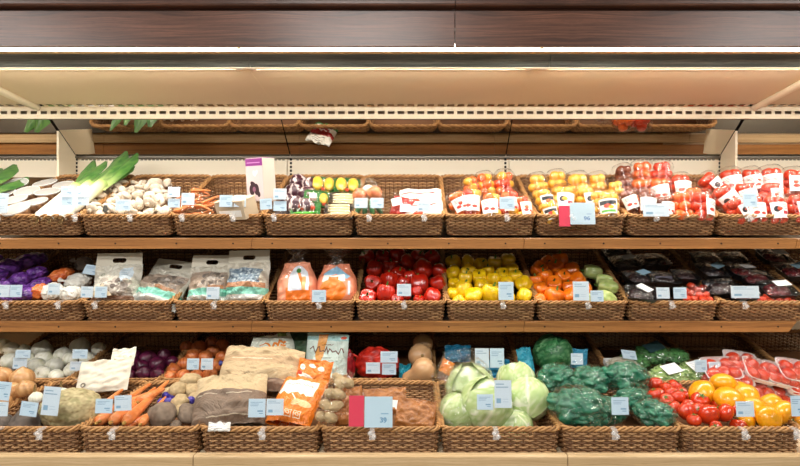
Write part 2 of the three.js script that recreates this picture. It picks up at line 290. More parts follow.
// ------------------------------------------------------------------ wicker baskets
const wickerA = lin(0x6b482d), wickerB = lin(0xbd9264), wickerC = lin(0x7a5232), rimA = lin(0x80552f), rimB = lin(0xcf9d63);
function basketGeo(W, D, hf, hb, seed) {
  const R = .035, hw = W / 2, per = [], straightX = W - 2 * R, straightZ = D - 2 * R, arc = R * Math.PI / 2, P = 2 * straightX + 2 * straightZ + 4 * arc;
  // origin: middle of the front foot, basket runs back along -z; point on the outline at arc length s, with outward normal
  const outline = s => {
    s = ((s % P) + P) % P;
    const seg = [[straightX, 0], [arc, 1], [straightZ, 0], [arc, 1], [straightX, 0], [arc, 1], [straightZ, 0], [arc, 1]];
    let k = 0; while (s > seg[k][0]) { s -= seg[k][0]; k++; }
    const q = k >> 1, ang = [0, 1, 2, 3][q] * Math.PI / 2; let x, z, nx, nz2;
    const cx = [hw - R, hw - R, -hw + R, -hw + R][q], cz = [-R, -D + R, -D + R, -R][q];
    if (seg[k][1]) { const a = ang + s / arc * Math.PI / 2; nx = Math.sin(a); nz2 = Math.cos(a); x = cx + nx * R; z = cz + nz2 * R; }
    else if (q === 0) { x = -hw + R + s; z = 0; nx = 0; nz2 = 1; } else if (q === 1) { x = hw; z = -R - s; nx = 1; nz2 = 0; } else if (q === 2) { x = hw - R - s; z = -D; nx = 0; nz2 = -1; } else { x = -hw; z = -D + R + s; nx = -1; nz2 = 0; }
    return [x, z, nx, nz2];
  };
  const H = z => { const t = Math.min(1, Math.max(0, -z / D)); return hf + (hb - hf) * t - .006 * Math.sin(Math.PI * Math.min(1, t * 1.2)); };
  const flare = y => -.014 * (1 - Math.min(1, y / .12));
  const ns = 82, dh = .0082, rn = .0030, rowsN = Math.ceil(hb / dh), S = ns * 2;
  const pos = [], col = [], nor = [], idx = [], c = new THREE.Color();
  for (let i = 0; i < rowsN; i++) {
    const y0 = (i + .5) * dh, pick = mulberry(i * 97 + Math.round(seed * 10)); let prev = -1, rod = null;   // willow rods: each rod has one tone all round and along its length
    for (let k = 0; k <= S; k++) {
      const s = (k % S) / S * P, [x, z, nx, nn] = outline(s), h = H(z);
      if (k % 27 === 0) rod = mixc(wickerA, wickerB, pick());
      if (y0 > h - .006) { prev = -1; continue; }
      const wob = nz(k * .21, i * 2.1, seed) * .0012, o = flare(y0) + 0.0052 * Math.sin(k * Math.PI / 2 + i * Math.PI), b = pos.length / 3;
      const cx = x + nx * o, cz = z + nn * o, cy = y0 + wob;
      for (let m = 0; m < 4; m++) { const a = m * Math.PI / 2, ca = Math.cos(a), sa = Math.sin(a); pos.push(cx + nx * ca * rn, cy + sa * dh * .5, cz + nn * ca * rn); nor.push(nx * ca, sa, nn * ca); c.copy(rod); col.push(c.r, c.g, c.b); }
      if (prev >= 0) for (let m = 0; m < 4; m++) { const m2 = (m + 1) % 4; idx.push(prev + m, prev + m2, b + m2, prev + m, b + m2, b + m); }
      prev = b;
    }
  }
  const mk = () => { const g = new THREE.BufferGeometry(); g.setAttribute('position', new THREE.Float32BufferAttribute(pos, 3)); g.setAttribute('normal', new THREE.Float32BufferAttribute(nor, 3)); g.setAttribute('color', new THREE.Float32BufferAttribute(col, 3)); const f = idx.slice(); for (let i = 0; i < f.length; i += 3) { const t = f[i + 1]; f[i + 1] = f[i + 2]; f[i + 2] = t; } g.setIndex(f); return g; };
  const weave = mk();
  pos.length = col.length = nor.length = idx.length = 0;
  for (let k = 0; k < ns; k++) {                              // stakes
    const [x, z, nx, nn] = outline((k + .5) / ns * P), h = H(z), tx = -nn, tz = nx, b = pos.length / 3;
    c.copy(wickerC);
    for (const [y, e] of [[0, flare(0)], [h, flare(h)]]) for (let m = 0; m < 4; m++) { const a = m * Math.PI / 2 + .78, ca = Math.cos(a), sa = Math.sin(a); pos.push(x + nx * (e + ca * .0028) + tx * sa * .0032, y, z + nn * (e + ca * .0028) + tz * sa * .0032); nor.push(nx * ca + tx * sa, 0, nn * ca + tz * sa); col.push(c.r, c.g, c.b); }
    for (let m = 0; m < 4; m++) { const m2 = (m + 1) % 4; idx.push(b + m, b + m2, b + 4 + m2, b + m, b + 4 + m2, b + 4 + m); }
  }
  const stakes = mk();
  pos.length = col.length = nor.length = idx.length = 0;
  const RS = 220;                                            // plaited rim: three strands wound round the edge
  for (let q = 0; q < 3; q++) {
    let prev = -1;
    for (let k = 0; k <= RS; k++) {
      const s = (k % RS) / RS * P, [x, z, nx, nn] = outline(s), h = H(z), a0 = k / RS * Math.PI * 2 * 26 + q * Math.PI * 2 / 3, e = flare(h) + Math.cos(a0) * .0062, cy = h + Math.sin(a0) * .0058, b = pos.length / 3;
      for (let m = 0; m < 5; m++) { const a = m / 5 * Math.PI * 2, ca = Math.cos(a), sa = Math.sin(a); pos.push(x + nx * (e + ca * .0052), cy + sa * .0052, z + nn * (e + ca * .0052)); nor.push(nx * ca, sa, nn * ca); c.copy(rimA).lerp(rimB, .35 + .2 * q); col.push(c.r, c.g, c.b); }
      if (prev >= 0) for (let m = 0; m < 5; m++) { const m2 = (m + 1) % 5; idx.push(prev + m, prev + m2, b + m2, prev + m, b + m2, b + m); }
      prev = b;
    }
  }
  const rim = mk();
  const sh = new THREE.Shape(), e = -.012; for (let k = 0; k < 40; k++) { const [x, z, nx, nn] = outline(k / 40 * P); k ? sh.lineTo(x + nx * e, -(z + nn * e)) : sh.moveTo(x + nx * e, -(z + nn * e)); }
  const base = new THREE.ExtrudeGeometry(sh, { depth: .008, bevelEnabled: false }); base.rotateX(-Math.PI / 2);
  return { weave, stakes, rim, base: paint(base, () => wickerC) };
}
const highBack = basketGeo(.411, .55, .092, .205, 1.3), lowBack = basketGeo(.411, .50, .095, .122, 5.7);
function basket(row, xl, label) {                             // xl: left edge of its place
  const b = thing('wicker_basket', label, 'basket', 'wicker baskets'), g = row < 3 ? highBack : lowBack, r = ROW[row];
  part('weave', g.weave, M.wicker, b); part('stakes', g.stakes, M.wicker, b); part('rim', g.rim, M.wicker, b); part('base', g.base, M.wicker, b);
  const hf = row < 3 ? .092 : .095;
  b.rotation.x = r.lean; b.position.set(xl + .2083, EYE + r.y - hf * Math.cos(r.lean), -(r.d + hf * Math.sin(r.lean)));
  return b;
}
const PITCH = .4167, EDGE = { 1: -.707, 2: -.700, 3: -.757, 4: -.752 };
const names = {
  1: { '-3': 'brown wicker basket of lidded tubs and leeks', '-2': 'brown wicker basket heaped with white mushrooms', '-1': 'brown wicker basket holding carrot packs and two cartons', 0: 'brown wicker basket of radicchio and vegetable trays', 1: 'brown wicker basket with white packets and a red chilli bag', 2: 'brown wicker basket of mixed snack pepper cups', 3: 'brown wicker basket of yellow tomato cups behind the red sign', 4: 'brown wicker basket of orange and brown tomato cups', 5: 'brown wicker basket of red cherry tomato cups with printed labels' },
  2: { '-4': 'dim wicker basket of dark purple net bags', '-3': 'brown wicker basket of purple, orange and white net bags', '-2': 'brown wicker basket with an upright handled carrier bag and a slumped one', '-1': 'brown wicker basket with two mint-banded carrier bags', 0: 'brown wicker basket of two carrot bags', 1: 'brown wicker basket of red bell peppers', 2: 'brown wicker basket of yellow bell peppers', 3: 'brown wicker basket of orange and pale green peppers', 4: 'brown wicker basket of dark berry punnets and a tomato bag', 5: 'brown wicker basket of dark red punnets', 6: 'dim wicker basket of dark red punnets past the shelf end' },
  3: { '-3': 'wicker basket of white onions', '-2': 'wicker basket of purple onions', '-1': 'wicker basket of orange-netted onions', 0: 'wicker basket of mint and orange printed bags', 1: 'wicker basket of red net bags and butternut squash', 2: 'wicker basket of teal packs behind the white cabbages', 3: 'wicker basket with the round dark savoy cabbage', 4: 'wicker basket of leafy green packs with white cards', 5: 'wicker basket of white tomato trays', 6: 'wicker basket of white tomato trays beside the frame edge' },
  4: { '-3': 'wicker basket of brown onions', '-2': 'wicker basket of celeriac and beetroot', '-1': 'wicker basket of carrots and potatoes', 0: 'wicker basket of kraft potato bags and orange potato bag', 1: 'wicker basket of flat brown packets with the price sign', 2: 'wicker basket of white cabbages', 3: 'wicker basket of film-wrapped green kale', 4: 'wicker basket of red and yellow tomatoes' },
};
for (const r of [1, 2, 3, 4]) for (const k of Object.keys(names[r])) basket(r, EDGE[r] + PITCH * +k, names[r][k]);

// ------------------------------------------------------------------ fruit and vegetables
function variants(n, fn) { return Array.from({ length: n }, (_, i) => fn(i)); }
const tint = (a, b, k = 3) => (seed) => (v) => mixc(a, b, .5 + k * .25 * fbm(v.x * 2 + seed, v.y * 2, v.z * 2 + seed, 2));
function pepperGeo(seed, a, b, long = 1) {
  const lobes = seed % 2 ? 4 : 3, g = grid(28, 16, (u, v) => {
    const th = u * Math.PI * 2, ph = v * Math.PI, y = Math.cos(ph), k = 1 + .24 * Math.abs(Math.sin(th * lobes / 2 + seed)) ** .8 * Math.sin(ph) ** .6 - .17;
    let r = Math.sin(ph) ** .72 * k * (1 - .16 * (1 - y) * .5) + .03 * nz(Math.cos(th) * 1.5 + seed, y * 2, Math.sin(th) * 1.5);
    let yy = y * 1.02 * long; if (y > .72) yy -= (y - .72) * 1.0 * long; if (y < -.8) yy += (-y - .8) * .7;
    yy += .06 * Math.sin(th * lobes / 2 + seed) ** 2 * (y < 0 ? -1 : 1) * Math.sin(ph);
    return V(Math.cos(th) * r, yy, -Math.sin(th) * r);
  }, true);
  return paint(g, tint(lin(a), lin(b))(seed));
}
const pepperStem = tube([V(0, .6, 0), V(.02, .85, .02), V(.1, 1.1, .05)], t => .14 - .07 * t + (t > .9 ? .03 : 0) + (t < .15 ? .12 : 0), 6, 7);
const pepperKinds = { red: [0xa50f08, 0xdc3015], yellow: [0xe8b407, 0xffd91c], orange: [0xe6620b, 0xff8a17], green: [0x9dbb5b, 0xd9e39a] };
const pepperGeos = Object.fromEntries(Object.entries(pepperKinds).map(([k, c]) => [k, variants(3, i => pepperGeo(i + 1, c[0], c[1], k === 'green' ? 1.45 : 1))]));
function tomatoGeo(seed, a, b, squash = .86) {
  return paint(blob(5, v => { const th = Math.atan2(v.z, v.x), k = 1 + .025 * Math.cos(th * 5 + seed) * (1 - v.y * v.y), d = v.y > .75 ? (v.y - .75) * .55 : 0; return V(v.x * k, v.y * squash - d, v.z * k); }), tint(lin(a), lin(b), 2)(seed));
}
const calyx = (() => { const gs = []; for (let i = 0; i < 5; i++) { const a = i * 1.2566; gs.push(grid(2, 3, (u, v) => { const r = v * .62, w = (u - .5) * .2 * (1 - v) + 0; return V(Math.cos(a) * r - Math.sin(a) * w, .77 + .05 * Math.sin(v * 3) - v * v * .04, Math.sin(a) * r + Math.cos(a) * w); })); } gs.push(tube([V(0, .74, 0), V(.02, .86, 0), V(.06, .98, .02)], .045, 3, 5)); return merge(gs); })();
const tomatoGeos = { red: variants(3, i => tomatoGeo(i, 0xbb250b, 0xe0481a)), yellow: variants(3, i => tomatoGeo(i + 4, 0xf09a08, 0xffb81e, .8)) };
const smallTomato = { red: variants(2, i => tomatoGeo(i, 0xc62a10, 0xe65228, .95)), orange: variants(2, i => tomatoGeo(i + 2, 0xe4541a, 0xf57b25, .95)), yellow: variants(2, i => tomatoGeo(i + 4, 0xe39a1c, 0xf6c14a, .95)), brown: variants(2, i => tomatoGeo(i + 6, 0x5a2414, 0x8f4a25, .95)) };
function onionGeo(seed, a, b, c) {
  const A = lin(a), B = lin(b), C = lin(c);
  return paint(blob(5, v => { const n = Math.max(0, v.y - .78) / .22; const k = 1 - n * .3; return V(v.x * k, v.y * .9 + n * n * .2 - (v.y < -.9 ? (v.y + .9) * .6 : 0), v.z * k); }),
    v => { const th = Math.atan2(v.z, v.x), s = nz(Math.cos(th) * 5 + seed, v.y * .5, Math.sin(th) * 5); return mixc(mixc(A, B, .5 + s * 1.1), C, smooth(.8, 1.2, v.y)); });
}
const onionGeos = { white: variants(3, i => onionGeo(i, 0xdcdcc4, 0xf7f6ea, 0xc9c79c)), purple: variants(3, i => onionGeo(i + 3, 0x350a20, 0x6a1c43, 0x5a2a38)), orange: variants(3, i => onionGeo(i + 6, 0xc65e26, 0xec9356, 0xa0622c)), brown: variants(3, i => onionGeo(i + 9, 0xb17d4a, 0xdcb07a, 0xa98a58)) };
const onionRoot = (() => { const gs = []; for (let i = 0; i < 7; i++) { const a = i * .9; gs.push(tube([V(0, -.78, 0), V(Math.cos(a) * .1, -.9, Math.sin(a) * .1), V(Math.cos(a) * .16, -1.0, Math.sin(a) * .16)], .018, 3, 3)); } return merge(gs); })();
function potatoGeo(seed, a, b, ex = 1.3) {
  const A = lin(a), B = lin(b); return paint(blob(5, v => { const k = 1 + .16 * fbm(v.x * 1.3 + seed * 7, v.y * 1.3, v.z * 1.3, 2); return V(v.x * ex * k, v.y * .85 * k, v.z * k); }), v => mixc(A, B, .5 + .6 * fbm(v.x * 4 + seed, v.y * 4, v.z * 4, 3)));
}
const potatoGeos = { tan: variants(3, i => potatoGeo(i, 0xa48c66, 0xcdb78d)), dusty: variants(3, i => potatoGeo(i + 5, 0x66564a, 0x92806d, 1.2)), beet: variants(3, i => potatoGeo(i + 9, 0x4d4540, 0x776b62, 1.15)), mushroom: variants(2, i => potatoGeo(i + 12, 0xe8dccb, 0xfbf6ec, 1.1)) };
const celeriacGeo = (() => { const A = lin(0x8a7a52), B = lin(0xcbbf94), C = lin(0x7d8550); return paint(blob(14, v => { const k = 1 + .09 * fbm(v.x * 2 + 4, v.y * 2, v.z * 2, 2) + .022 * Math.abs(fbm(v.x * 8, v.y * 8, v.z * 8, 3)) + (v.y < -.3 ? .10 * Math.abs(nz(v.x * 6, v.y * 6, v.z * 6)) : 0); return V(v.x * k * 1.08, v.y * k * .88, v.z * k); }), v => mixc(mixc(A, B, .62 + .9 * fbm(v.x * 8, v.y * 8, v.z * 8, 3)), C, .35 * smooth(.1, .4, fbm(v.x * 3, v.y * 3 + 5, v.z * 3, 2)))); })();
const mushroomCap = paint(grid(16, 8, (u, v) => { const th = u * Math.PI * 2, ph = v * 2.1, r = Math.sin(Math.min(ph, 1.75)) * (ph > 1.75 ? 1 - (ph - 1.75) * 1.8 : 1); return V(Math.cos(th) * r, Math.cos(ph) * .72, -Math.sin(th) * r); }, true), v => mixc(lin(0xc9b79f), lin(0xeadfce), .6 + .6 * nz(v.x * 3, v.y * 3, v.z * 3)));
const mushroomStem = paint(lathe([[0, -.9], [.3, -.88], [.36, -.7], [.3, -.2], [.34, 0]], 10), () => lin(0xd9c8b0));

function place(o, p, s, rx, ry, rz) { o.position.copy(p); o.scale.setScalar(s); o.rotation.set(rx ?? rr(-.5, .5), ry ?? rr(0, 6.28), rz ?? rr(-.5, .5)); return o; }
function pepper(kind, p, s, label, group, rx, ry, rz) { const o = thing(kind === 'green' ? 'pointed_pepper' : 'bell_pepper', label, 'pepper', group); part('body', pepperGeos[kind][Math.floor(rng() * 3)], M.vcWaxy, o); part('stem', pepperStem, M.stem, o); if (kind === 'green') o.children[1].position.y = .42; return place(o, p, s, rx, ry, rz); }
function tomato(kind, p, s, label, group) { const o = thing('tomato', label, 'tomato', group); part('body', tomatoGeos[kind][Math.floor(rng() * 3)], M.vcWaxy, o); part('calyx', calyx, M.stem, o); return place(o, p, s, kind === 'yellow' ? rr(1.9, 4.2) : rr(-1.2, 1.2), rr(0, 6), rr(-.9, .9)); }
function onion(kind, p, s, label, group) { const o = thing('onion', label, 'onion', group); part('bulb', onionGeos[kind][Math.floor(rng() * 3)], M.vc, o); part('roots', onionRoot, M.dryStem, o); return place(o, p, s, rr(-1, 1), rr(0, 6), rr(-1, 1)); }
function potato(kind, p, s, label, category, name, group, m = M.vcMatt) { const o = solo(name, potatoGeos[kind][Math.floor(rng() * potatoGeos[kind].length)], m, label, category, group); return place(o, p, s, rr(-.6, .6), rr(0, 6), rr(-.6, .6)); }
function list(row, off, arr, fn) {                            // items seen at [x, y, radius] heap on the rim plane of their row, pushed apart where they would touch
  const it = arr.map(([x, y, r, o]) => { let p = on(row, x, y, o ?? off); p = on(row, x, y, o ?? off, Math.min(.06, r * mpp(p) + .012)); return { p, r: r * mpp(p) }; }), d = new THREE.Vector3();
  for (let k = 0; k < 16; k++) for (let i = 0; i < it.length; i++) for (let j = i + 1; j < it.length; j++) { const a = it[i], b = it[j]; d.subVectors(b.p, a.p); const l = d.length(), m = .93 * (a.r + b.r); if (l < m && l > 1e-6) { d.multiplyScalar((m - l) / l * .25); d.y *= .7; a.p.sub(d); b.p.add(d); } }
  const lim = -(ROW[row].d + .02);
  for (const { p, r } of it) { if (p.z + r > lim + .01) p.z = lim + .01 - r; fn(p, r); }
}

// row 2: peppers
{
  const L = 'glossy red bell pepper heaped in the basket of red peppers', G = 'red bell peppers in their basket';
  list(2, .0, [[371, 298, 9.5], [386, 294, 10.5], [373, 284, 9.5], [391, 281, 9.5], [398, 299, 6.5], [405, 293, 9], [421, 285, 10.5], [432, 297, 9], [434, 284, 9], [419, 301, 6], [377, 269, 9], [389, 268, 8.5], [399, 274, 7.5], [410, 277, 7], [425, 270, 10.5], [437, 271, 8], [370, 258, 8], [382, 258, 8], [395, 256, 9], [407, 263, 8.5], [418, 258, 8], [432, 258, 8], [404, 283, 7], [413, 291, 6]], (p, r) => pepper('red', p, r * 1.02, L, G, rr(-1.2, 1.2)));
  const L2 = 'glossy yellow bell pepper heaped in the basket of yellow peppers', G2 = 'yellow bell peppers in their basket';
  list(2, 0, [[464, 290, 9.5], [459, 301, 7.5], [476, 295, 9.5], [492, 293, 11], [508, 300, 8], [523, 284, 9], [524, 296, 8], [481, 286, 7.5], [456, 285, 6.5], [454, 294, 6], [468, 279, 7.5], [481, 278, 8.5], [494, 280, 8], [503, 283, 7], [516, 278, 8], [455, 273, 8], [468, 272, 8.5], [487, 271, 7], [501, 275, 7.5], [512, 271, 8], [456, 263, 8], [467, 263, 7.5], [480, 266, 8], [494, 264, 8], [508, 261, 8.5], [500, 290, 8]], (p, r) => pepper('yellow', p, r * 1.02, L2, G2, rr(-1.2, 1.2)));
  const L3 = 'glossy orange bell pepper heaped in the left of the orange pepper basket', G3 = 'orange bell peppers in their basket';
  list(2, 0, [[554, 296, 10], [571, 296, 10], [554, 283, 9], [567, 288, 7.5], [542, 290, 8], [577, 280, 8.5], [546, 278, 8.5], [563, 277, 8], [540, 271, 9], [556, 268, 9], [571, 270, 8], [559, 261, 9], [541, 299, 6], [584, 290, 8], [548, 262, 7], [537, 281, 7]], (p, r) => pepper('orange', p, r * 1.02, L3, G3, rr(-1.2, 1.2)));
  const L4 = 'pale green pointed pepper beside the orange peppers', G4 = 'pale green peppers';
  list(2, 0, [[606, 299, 8.5], [607, 287, 8.5], [594, 300, 7], [604, 280, 7], [592, 272, 8]], (p, r) => pepper('green', p, r * .95, L4, G4, rr(-.3, .3), rr(-.4, .4), 1.4 + rr(-.25, .25)));
}
// row 4 and row 3: tomatoes, onions, potatoes
{
  const L = 'ripe red tomato piled in the front tomato basket', G = 'red tomatoes in the front basket';
  list(4, .015, [[657, 385, 7.5, .03], [666, 388, 7, .03], [676, 387, 7, .03], [655, 394, 6.5, .03], [671, 394, 7.5, .03], [681, 392, 6, .02], [667, 400, 7, .03], [679, 398, 7.5, .03], [688, 396, 6.5, .02], [674, 408, 7.5, .02], [686, 411, 9, .025], [698, 401, 9, .03], [694, 420, 7], [708, 415, 10.5], [726, 415, 9.5], [719, 406, 8], [700, 411, 7.5], [737, 409, 6, .03], [714, 424, 6, .0], [735, 423, 8, -.01], [690, 404, 6.5, .02], [712, 398, 6.5, .0], [662, 394, 6, .02]], (p, r) => tomato('red', p, r, L, G));
  const L2 = 'large yellow tomato piled in the front tomato basket', G2 = 'yellow tomatoes in the front basket';
  list(4, .02, [[703, 393, 13, .05], [723, 384, 13, .06], [729, 399, 14, .05], [748, 397, 12, .04], [755, 408, 13, .02], [764, 417, 12.5, .015], [783, 414, 13, .015], [772, 405, 11, .02], [740, 388, 8, .01], [750, 420, 9, .0], [797, 419, 9, .0]], (p, r) => tomato('yellow', p, r, L2, G2));
  list(3, .0, [[42, 350, 9.5], [80, 347, 9.5], [2, 346, 8], [14, 350, 8], [99, 349, 7], [44, 360, 8.5], [60, 356, 8.5], [55, 366, 8.5], [68, 360, 7.5], [36, 366, 9], [44, 373, 8], [58, 376, 7.5], [29, 360, 7], [10, 362, 9], [26, 372, 7], [70, 371, 8], [87, 358, 7], [22, 350, 6]], (p, r) => onion('white', p, r, 'smooth white onion heaped in the white onion basket', 'white onions'));
  list(3, 0, [[148, 359, 8.5], [132, 365, 8.5], [160, 364, 8], [144, 374, 8], [154, 374, 7], [131, 376, 7], [134, 356, 7], [164, 355, 6.5], [141, 366, 6.5], [122, 372, 7], [170, 362, 6]], (p, r) => onion('purple', p, r, 'shiny purple onion in the dark onion basket', 'purple onions'));
  list(3, 0, [[183, 365, 7.5], [175, 370, 7], [194, 356, 7.5], [199, 347, 7.5], [210, 344, 7], [206, 356, 7], [185, 376, 7], [172, 376, 6.5], [220, 346, 7], [213, 351, 6.5], [189, 347, 6.5], [222, 357, 6.5], [202, 366, 7], [216, 365, 7], [196, 376, 7], [208, 374, 7], [231, 352, 6]], (p, r) => onion('orange', p, r, 'orange-brown onion heaped behind the potatoes', 'orange-brown onions'));
  list(4, .02, [[5, 376, 9, .06], [20, 378, 11, .05], [26, 389, 9, .04], [12, 392, 10, .02], [2, 402, 9, .01], [-8, 388, 9, .03]], (p, r) => onion('brown', p, r, 'brown-skinned onion in the corner basket beside the celeriac', 'brown onions'));
  list(4, .02, [[180, 390, 9, .03], [193, 381, 9, .03], [180, 402, 8.5, .025], [179, 411, 6.5, .02], [193, 392, 8, .02], [203, 384, 7, .02], [195, 403, 8, .0], [170, 392, 6, -.02], [205, 396, 7, -.01]], (p, r) => potato('tan', p, r, 'yellow-skinned potato loose beside the carrots', 'potato', 'potato', 'yellow potatoes'));
  list(4, .01, [[163, 415, 13, .02], [187, 415, 10, .01], [175, 424, 6, -.01]], (p, r) => potato('dusty', p, r, 'dusty dark grey potato in front of the carrots', 'potato', 'potato', 'dark dusty potatoes'));
  list(4, .0, [[26, 422, 15, .0], [5, 424, 9, -.005], [40, 414, 9, -.01]], (p, r) => potato('beet', p, r, 'dark earthy beetroot beside the pale celeriac', 'beetroot', 'beetroot', 'beetroots'));
  { const p = on(4, 72, 408, .03), o = solo('celeriac', celeriacGeo, M.vcMatt, 'large rough greenish celeriac root behind the price card', 'celeriac'); place(o, p, 21.5 * mpp(p), .2, .4, -.15); o.scale.x *= 1.15; }
  for (const [x, y] of [[36, 398], [62, 394]]) { const p = on(4, x, y, .04); const o = onion('white', p, 6.5 * mpp(p), 'small pale onion with long neck behind the celeriac cards', 'small necked onions'); o.rotation.set(.1, 0, .1); part('neck', tube([V(0, .9, 0), V(.05, 1.5, 0), V(.3, 2.1, .1)], t => .22 - .12 * t, 6, 6), M.dryStem, o); }
}
// carrots between two points
const carrotMat = M.vc;
function carrot(a, b, r, label, group) {
  const o = thing('carrot', label, 'carrot', group), L = a.distanceTo(b), s = rr(0, 9);
  const g = grid(12, 26, (u, v) => { const th = -u * Math.PI * 2, y = v * L, k = (v < .06 ? Math.sqrt(v / .06) : 1) * (1 - .72 * v ** 1.15) * (1 + .05 * nz(v * 22, s, 1)) * (v > .985 ? .4 : 1), rad = r * k; return V(Math.cos(th) * rad + .012 * Math.sin(v * 3 + s), y, Math.sin(th) * rad + .006 * Math.sin(v * 4 + s)); }, true);
  part('root', paint(g, v => mixc(lin(0xd9702b), lin(0xf0a064), .5 + .7 * nz(v.x * 60, v.y * 90 + s, v.z * 60))), carrotMat, o);
  part('crown', paint(moved(lathe([[0, .004], [.3 * r, .003], [.32 * r, -.004], [.1 * r, -.010], [0, -.010]], 8), .012 * Math.sin(s), 0, .006 * Math.sin(s)), () => lin(0x9c7838)), M.vcMatt, o);
  o.position.copy(a); o.quaternion.setFromUnitVectors(V(0, 1, 0), b.clone().sub(a).normalize()); return o;
}
for (const [ax, ay, bx, by, r, off] of [[122, 424, 171, 381, 6.5, .04], [137, 426, 169, 396, 4.5, .02], [108, 424, 158, 386, 6.5, .015], [102, 420, 150, 385, 6, .0], [140, 402, 162, 388, 6, .035], [118, 410, 150, 392, 5.5, .02], [128, 428, 160, 408, 4.5, .0], [95, 424, 130, 396, 6, -.01], [150, 424, 176, 394, 4.5, -.01], [92, 415, 124, 390, 5.5, -.02]]) { const a = on(4, ax, ay, off), b = on(4, bx, by, off + .012); carrot(a, b, r * mpp(a), 'loose orange carrot in the front carrot basket', 'loose carrots'); }
// mushrooms
{
  const pts = []; for (let j = 0; j < 8; j++) for (let i = 0; i < 11; i++) { const y = 184 + j * 4.6, x = 92 + i * 7.2 + (j % 2) * 3.4 + (7 - j) * 1.4; if (x < 168 && x > 84 + (7 - j) * 4 && !(x > 150 && j > 6)) pts.push([x + rr(-1.6, 1.6), y + rr(-1, 1), rr(4.4, 6.2), rr(-.02, .012)]); }
  list(1, 0, pts, (p, r) => { const o = thing('mushroom', 'pale white mushroom heaped in the mushroom basket', 'mushroom', 'white mushrooms'); part('cap', mushroomCap, M.vcMatt, o); part('stem', mushroomStem, M.vcMatt, o); place(o, p, r, rr(-1.4, 1.4), rr(0, 6), rr(-1.4, 1.4)); });
}
// butternut squash
{
  const geo = paint(lathe([[0, -1.0], [.25, -.99], [.75, -.78], [.98, -.35], [1, .05], [.82, .5], [.58, .85], [.52, 1.3], [.5, 1.7], [.36, 1.92], [.1, 2.0], [0, 2.0]].map(p => p), 28), v => mixc(lin(0xb4875c), lin(0xd3aa7c), .5 + .7 * nz(Math.atan2(v.z, v.x) * 2, v.y * .7, 3))), stem = lathe([[0, 1.96], [.16, 1.97], [.11, 2.12], [.15, 2.26], [0, 2.27]], 8), spot = lathe([[0, -1.03], [.1, -1.02], [.16, -.98], [.05, -.96]], 10);
  for (const [x, y, r, rx, rz, o] of [[423, 344, 10, [.15, -.15, -1], 0, .06], [420, 356, 12, [-.2, -.25, -1], 1, .06], [423, 370, 12, [-.9, -.55, -.35], 2, .05]]) { const p = on(3, x, y, o), q = thing('butternut_squash', rz === 2 ? 'front butternut squash whose neck points down beside teal packet' : rz === 1 ? 'middle butternut squash in the stack beside red net bag' : 'topmost butternut squash in the stack, deepest in shade', 'squash', 'butternut squashes'); part('flesh', geo, M.vc, q); part('stem', stem, M.dryStem, q); part('blossom_end', spot, M.dryStem, q); place(q, p, r * mpp(p), 0, 0, 0); q.quaternion.setFromUnitVectors(V(0, 1, 0), V(...rx).normalize()); }
}
// cabbages
function cabbageGeo(seed, A, B, C, crinkle) {
  A = lin(A); B = lin(B); C = lin(C);
  const vein = (v) => { const th = Math.atan2(v.x, v.y + .3) * 4 + nz(v.x * 2 + seed, v.y * 2, v.z * 2) * 1.4; return Math.pow(Math.abs(Math.cos(th)), 18) + .7 * Math.pow(Math.abs(Math.cos(th * 2.5 + v.z * 3)), 26); };
  return paint(blob(crinkle ? 22 : 12, v => { const k = 1 + .05 * fbm(v.x * 1.6 + seed, v.y * 1.6, v.z * 1.6, 2) + .012 * vein(v) + crinkle * Math.abs(fbm(v.x * 6 + seed, v.y * 6, v.z * 6, 3)); return v.clone().multiplyScalar(k).multiply(V(1.03, .92, 1)); }),
    v => mixc(mixc(A, B, .5 + .8 * fbm(v.x * 2.4 + seed, v.y * 2.4, v.z * 2.4, 3)), C, .75 * vein(v.clone().normalize()) + (crinkle ? .5 * smooth(.16, .02, Math.abs(fbm(v.x * 6 + seed, v.y * 6, v.z * 6, 3))) : 0)));
}
function leafGeo(seed, A, B, C, span = 1.15) {               // outer leaf lying on the head, wavy free edge
  A = lin(A); B = lin(B); C = lin(C);
  const g = grid(18, 14, (u, v) => { const a = (u - .5) * 2 * span * Math.sin(.35 + v * 2.4), ph = v * 2.1 - .4, lift = 1.03 + .05 * Math.pow(Math.abs(u - .5) * 2, 3) + .05 * v * v + .03 * nz(u * 7 + seed, v * 7, 2); return V(Math.sin(a) * Math.cos(ph - .6) * lift, Math.sin(ph - .6) * lift * .95, Math.cos(a) * Math.cos(ph - .6) * lift); });
  return paint(g, v => { const x = v.x, rib = Math.exp(-Math.abs(x) * 22), side = Math.pow(Math.abs(Math.cos((Math.abs(x) * 2.6 - v.y * 2.2) * 3.2 + nz(v.x * 3, v.y * 3, seed))), 16); return mixc(mixc(A, B, .5 + .7 * fbm(v.x * 3 + seed, v.y * 3, v.z * 3, 2)), C, Math.min(1, rib + .6 * side)); });
}
const leafMat = phys({ vertexColors: true, roughness: .45, clearcoat: .2, side: THREE.DoubleSide });
const whiteHeads = variants(2, i => cabbageGeo(i * 3 + 1, 0xa3c07e, 0xd6e3b4, 0xf4f5e2, 0)), whiteLeaf = variants(2, i => leafGeo(i * 5, 0x9dbd70, 0xcbdd9e, 0xeef3d2));
const savoyHead = cabbageGeo(8, 0x16502c, 0x2f7a45, 0x5fa36c, .05), savoyLeaf = leafGeo(3, 0x1c5a30, 0x357f48, 0x86bd86);
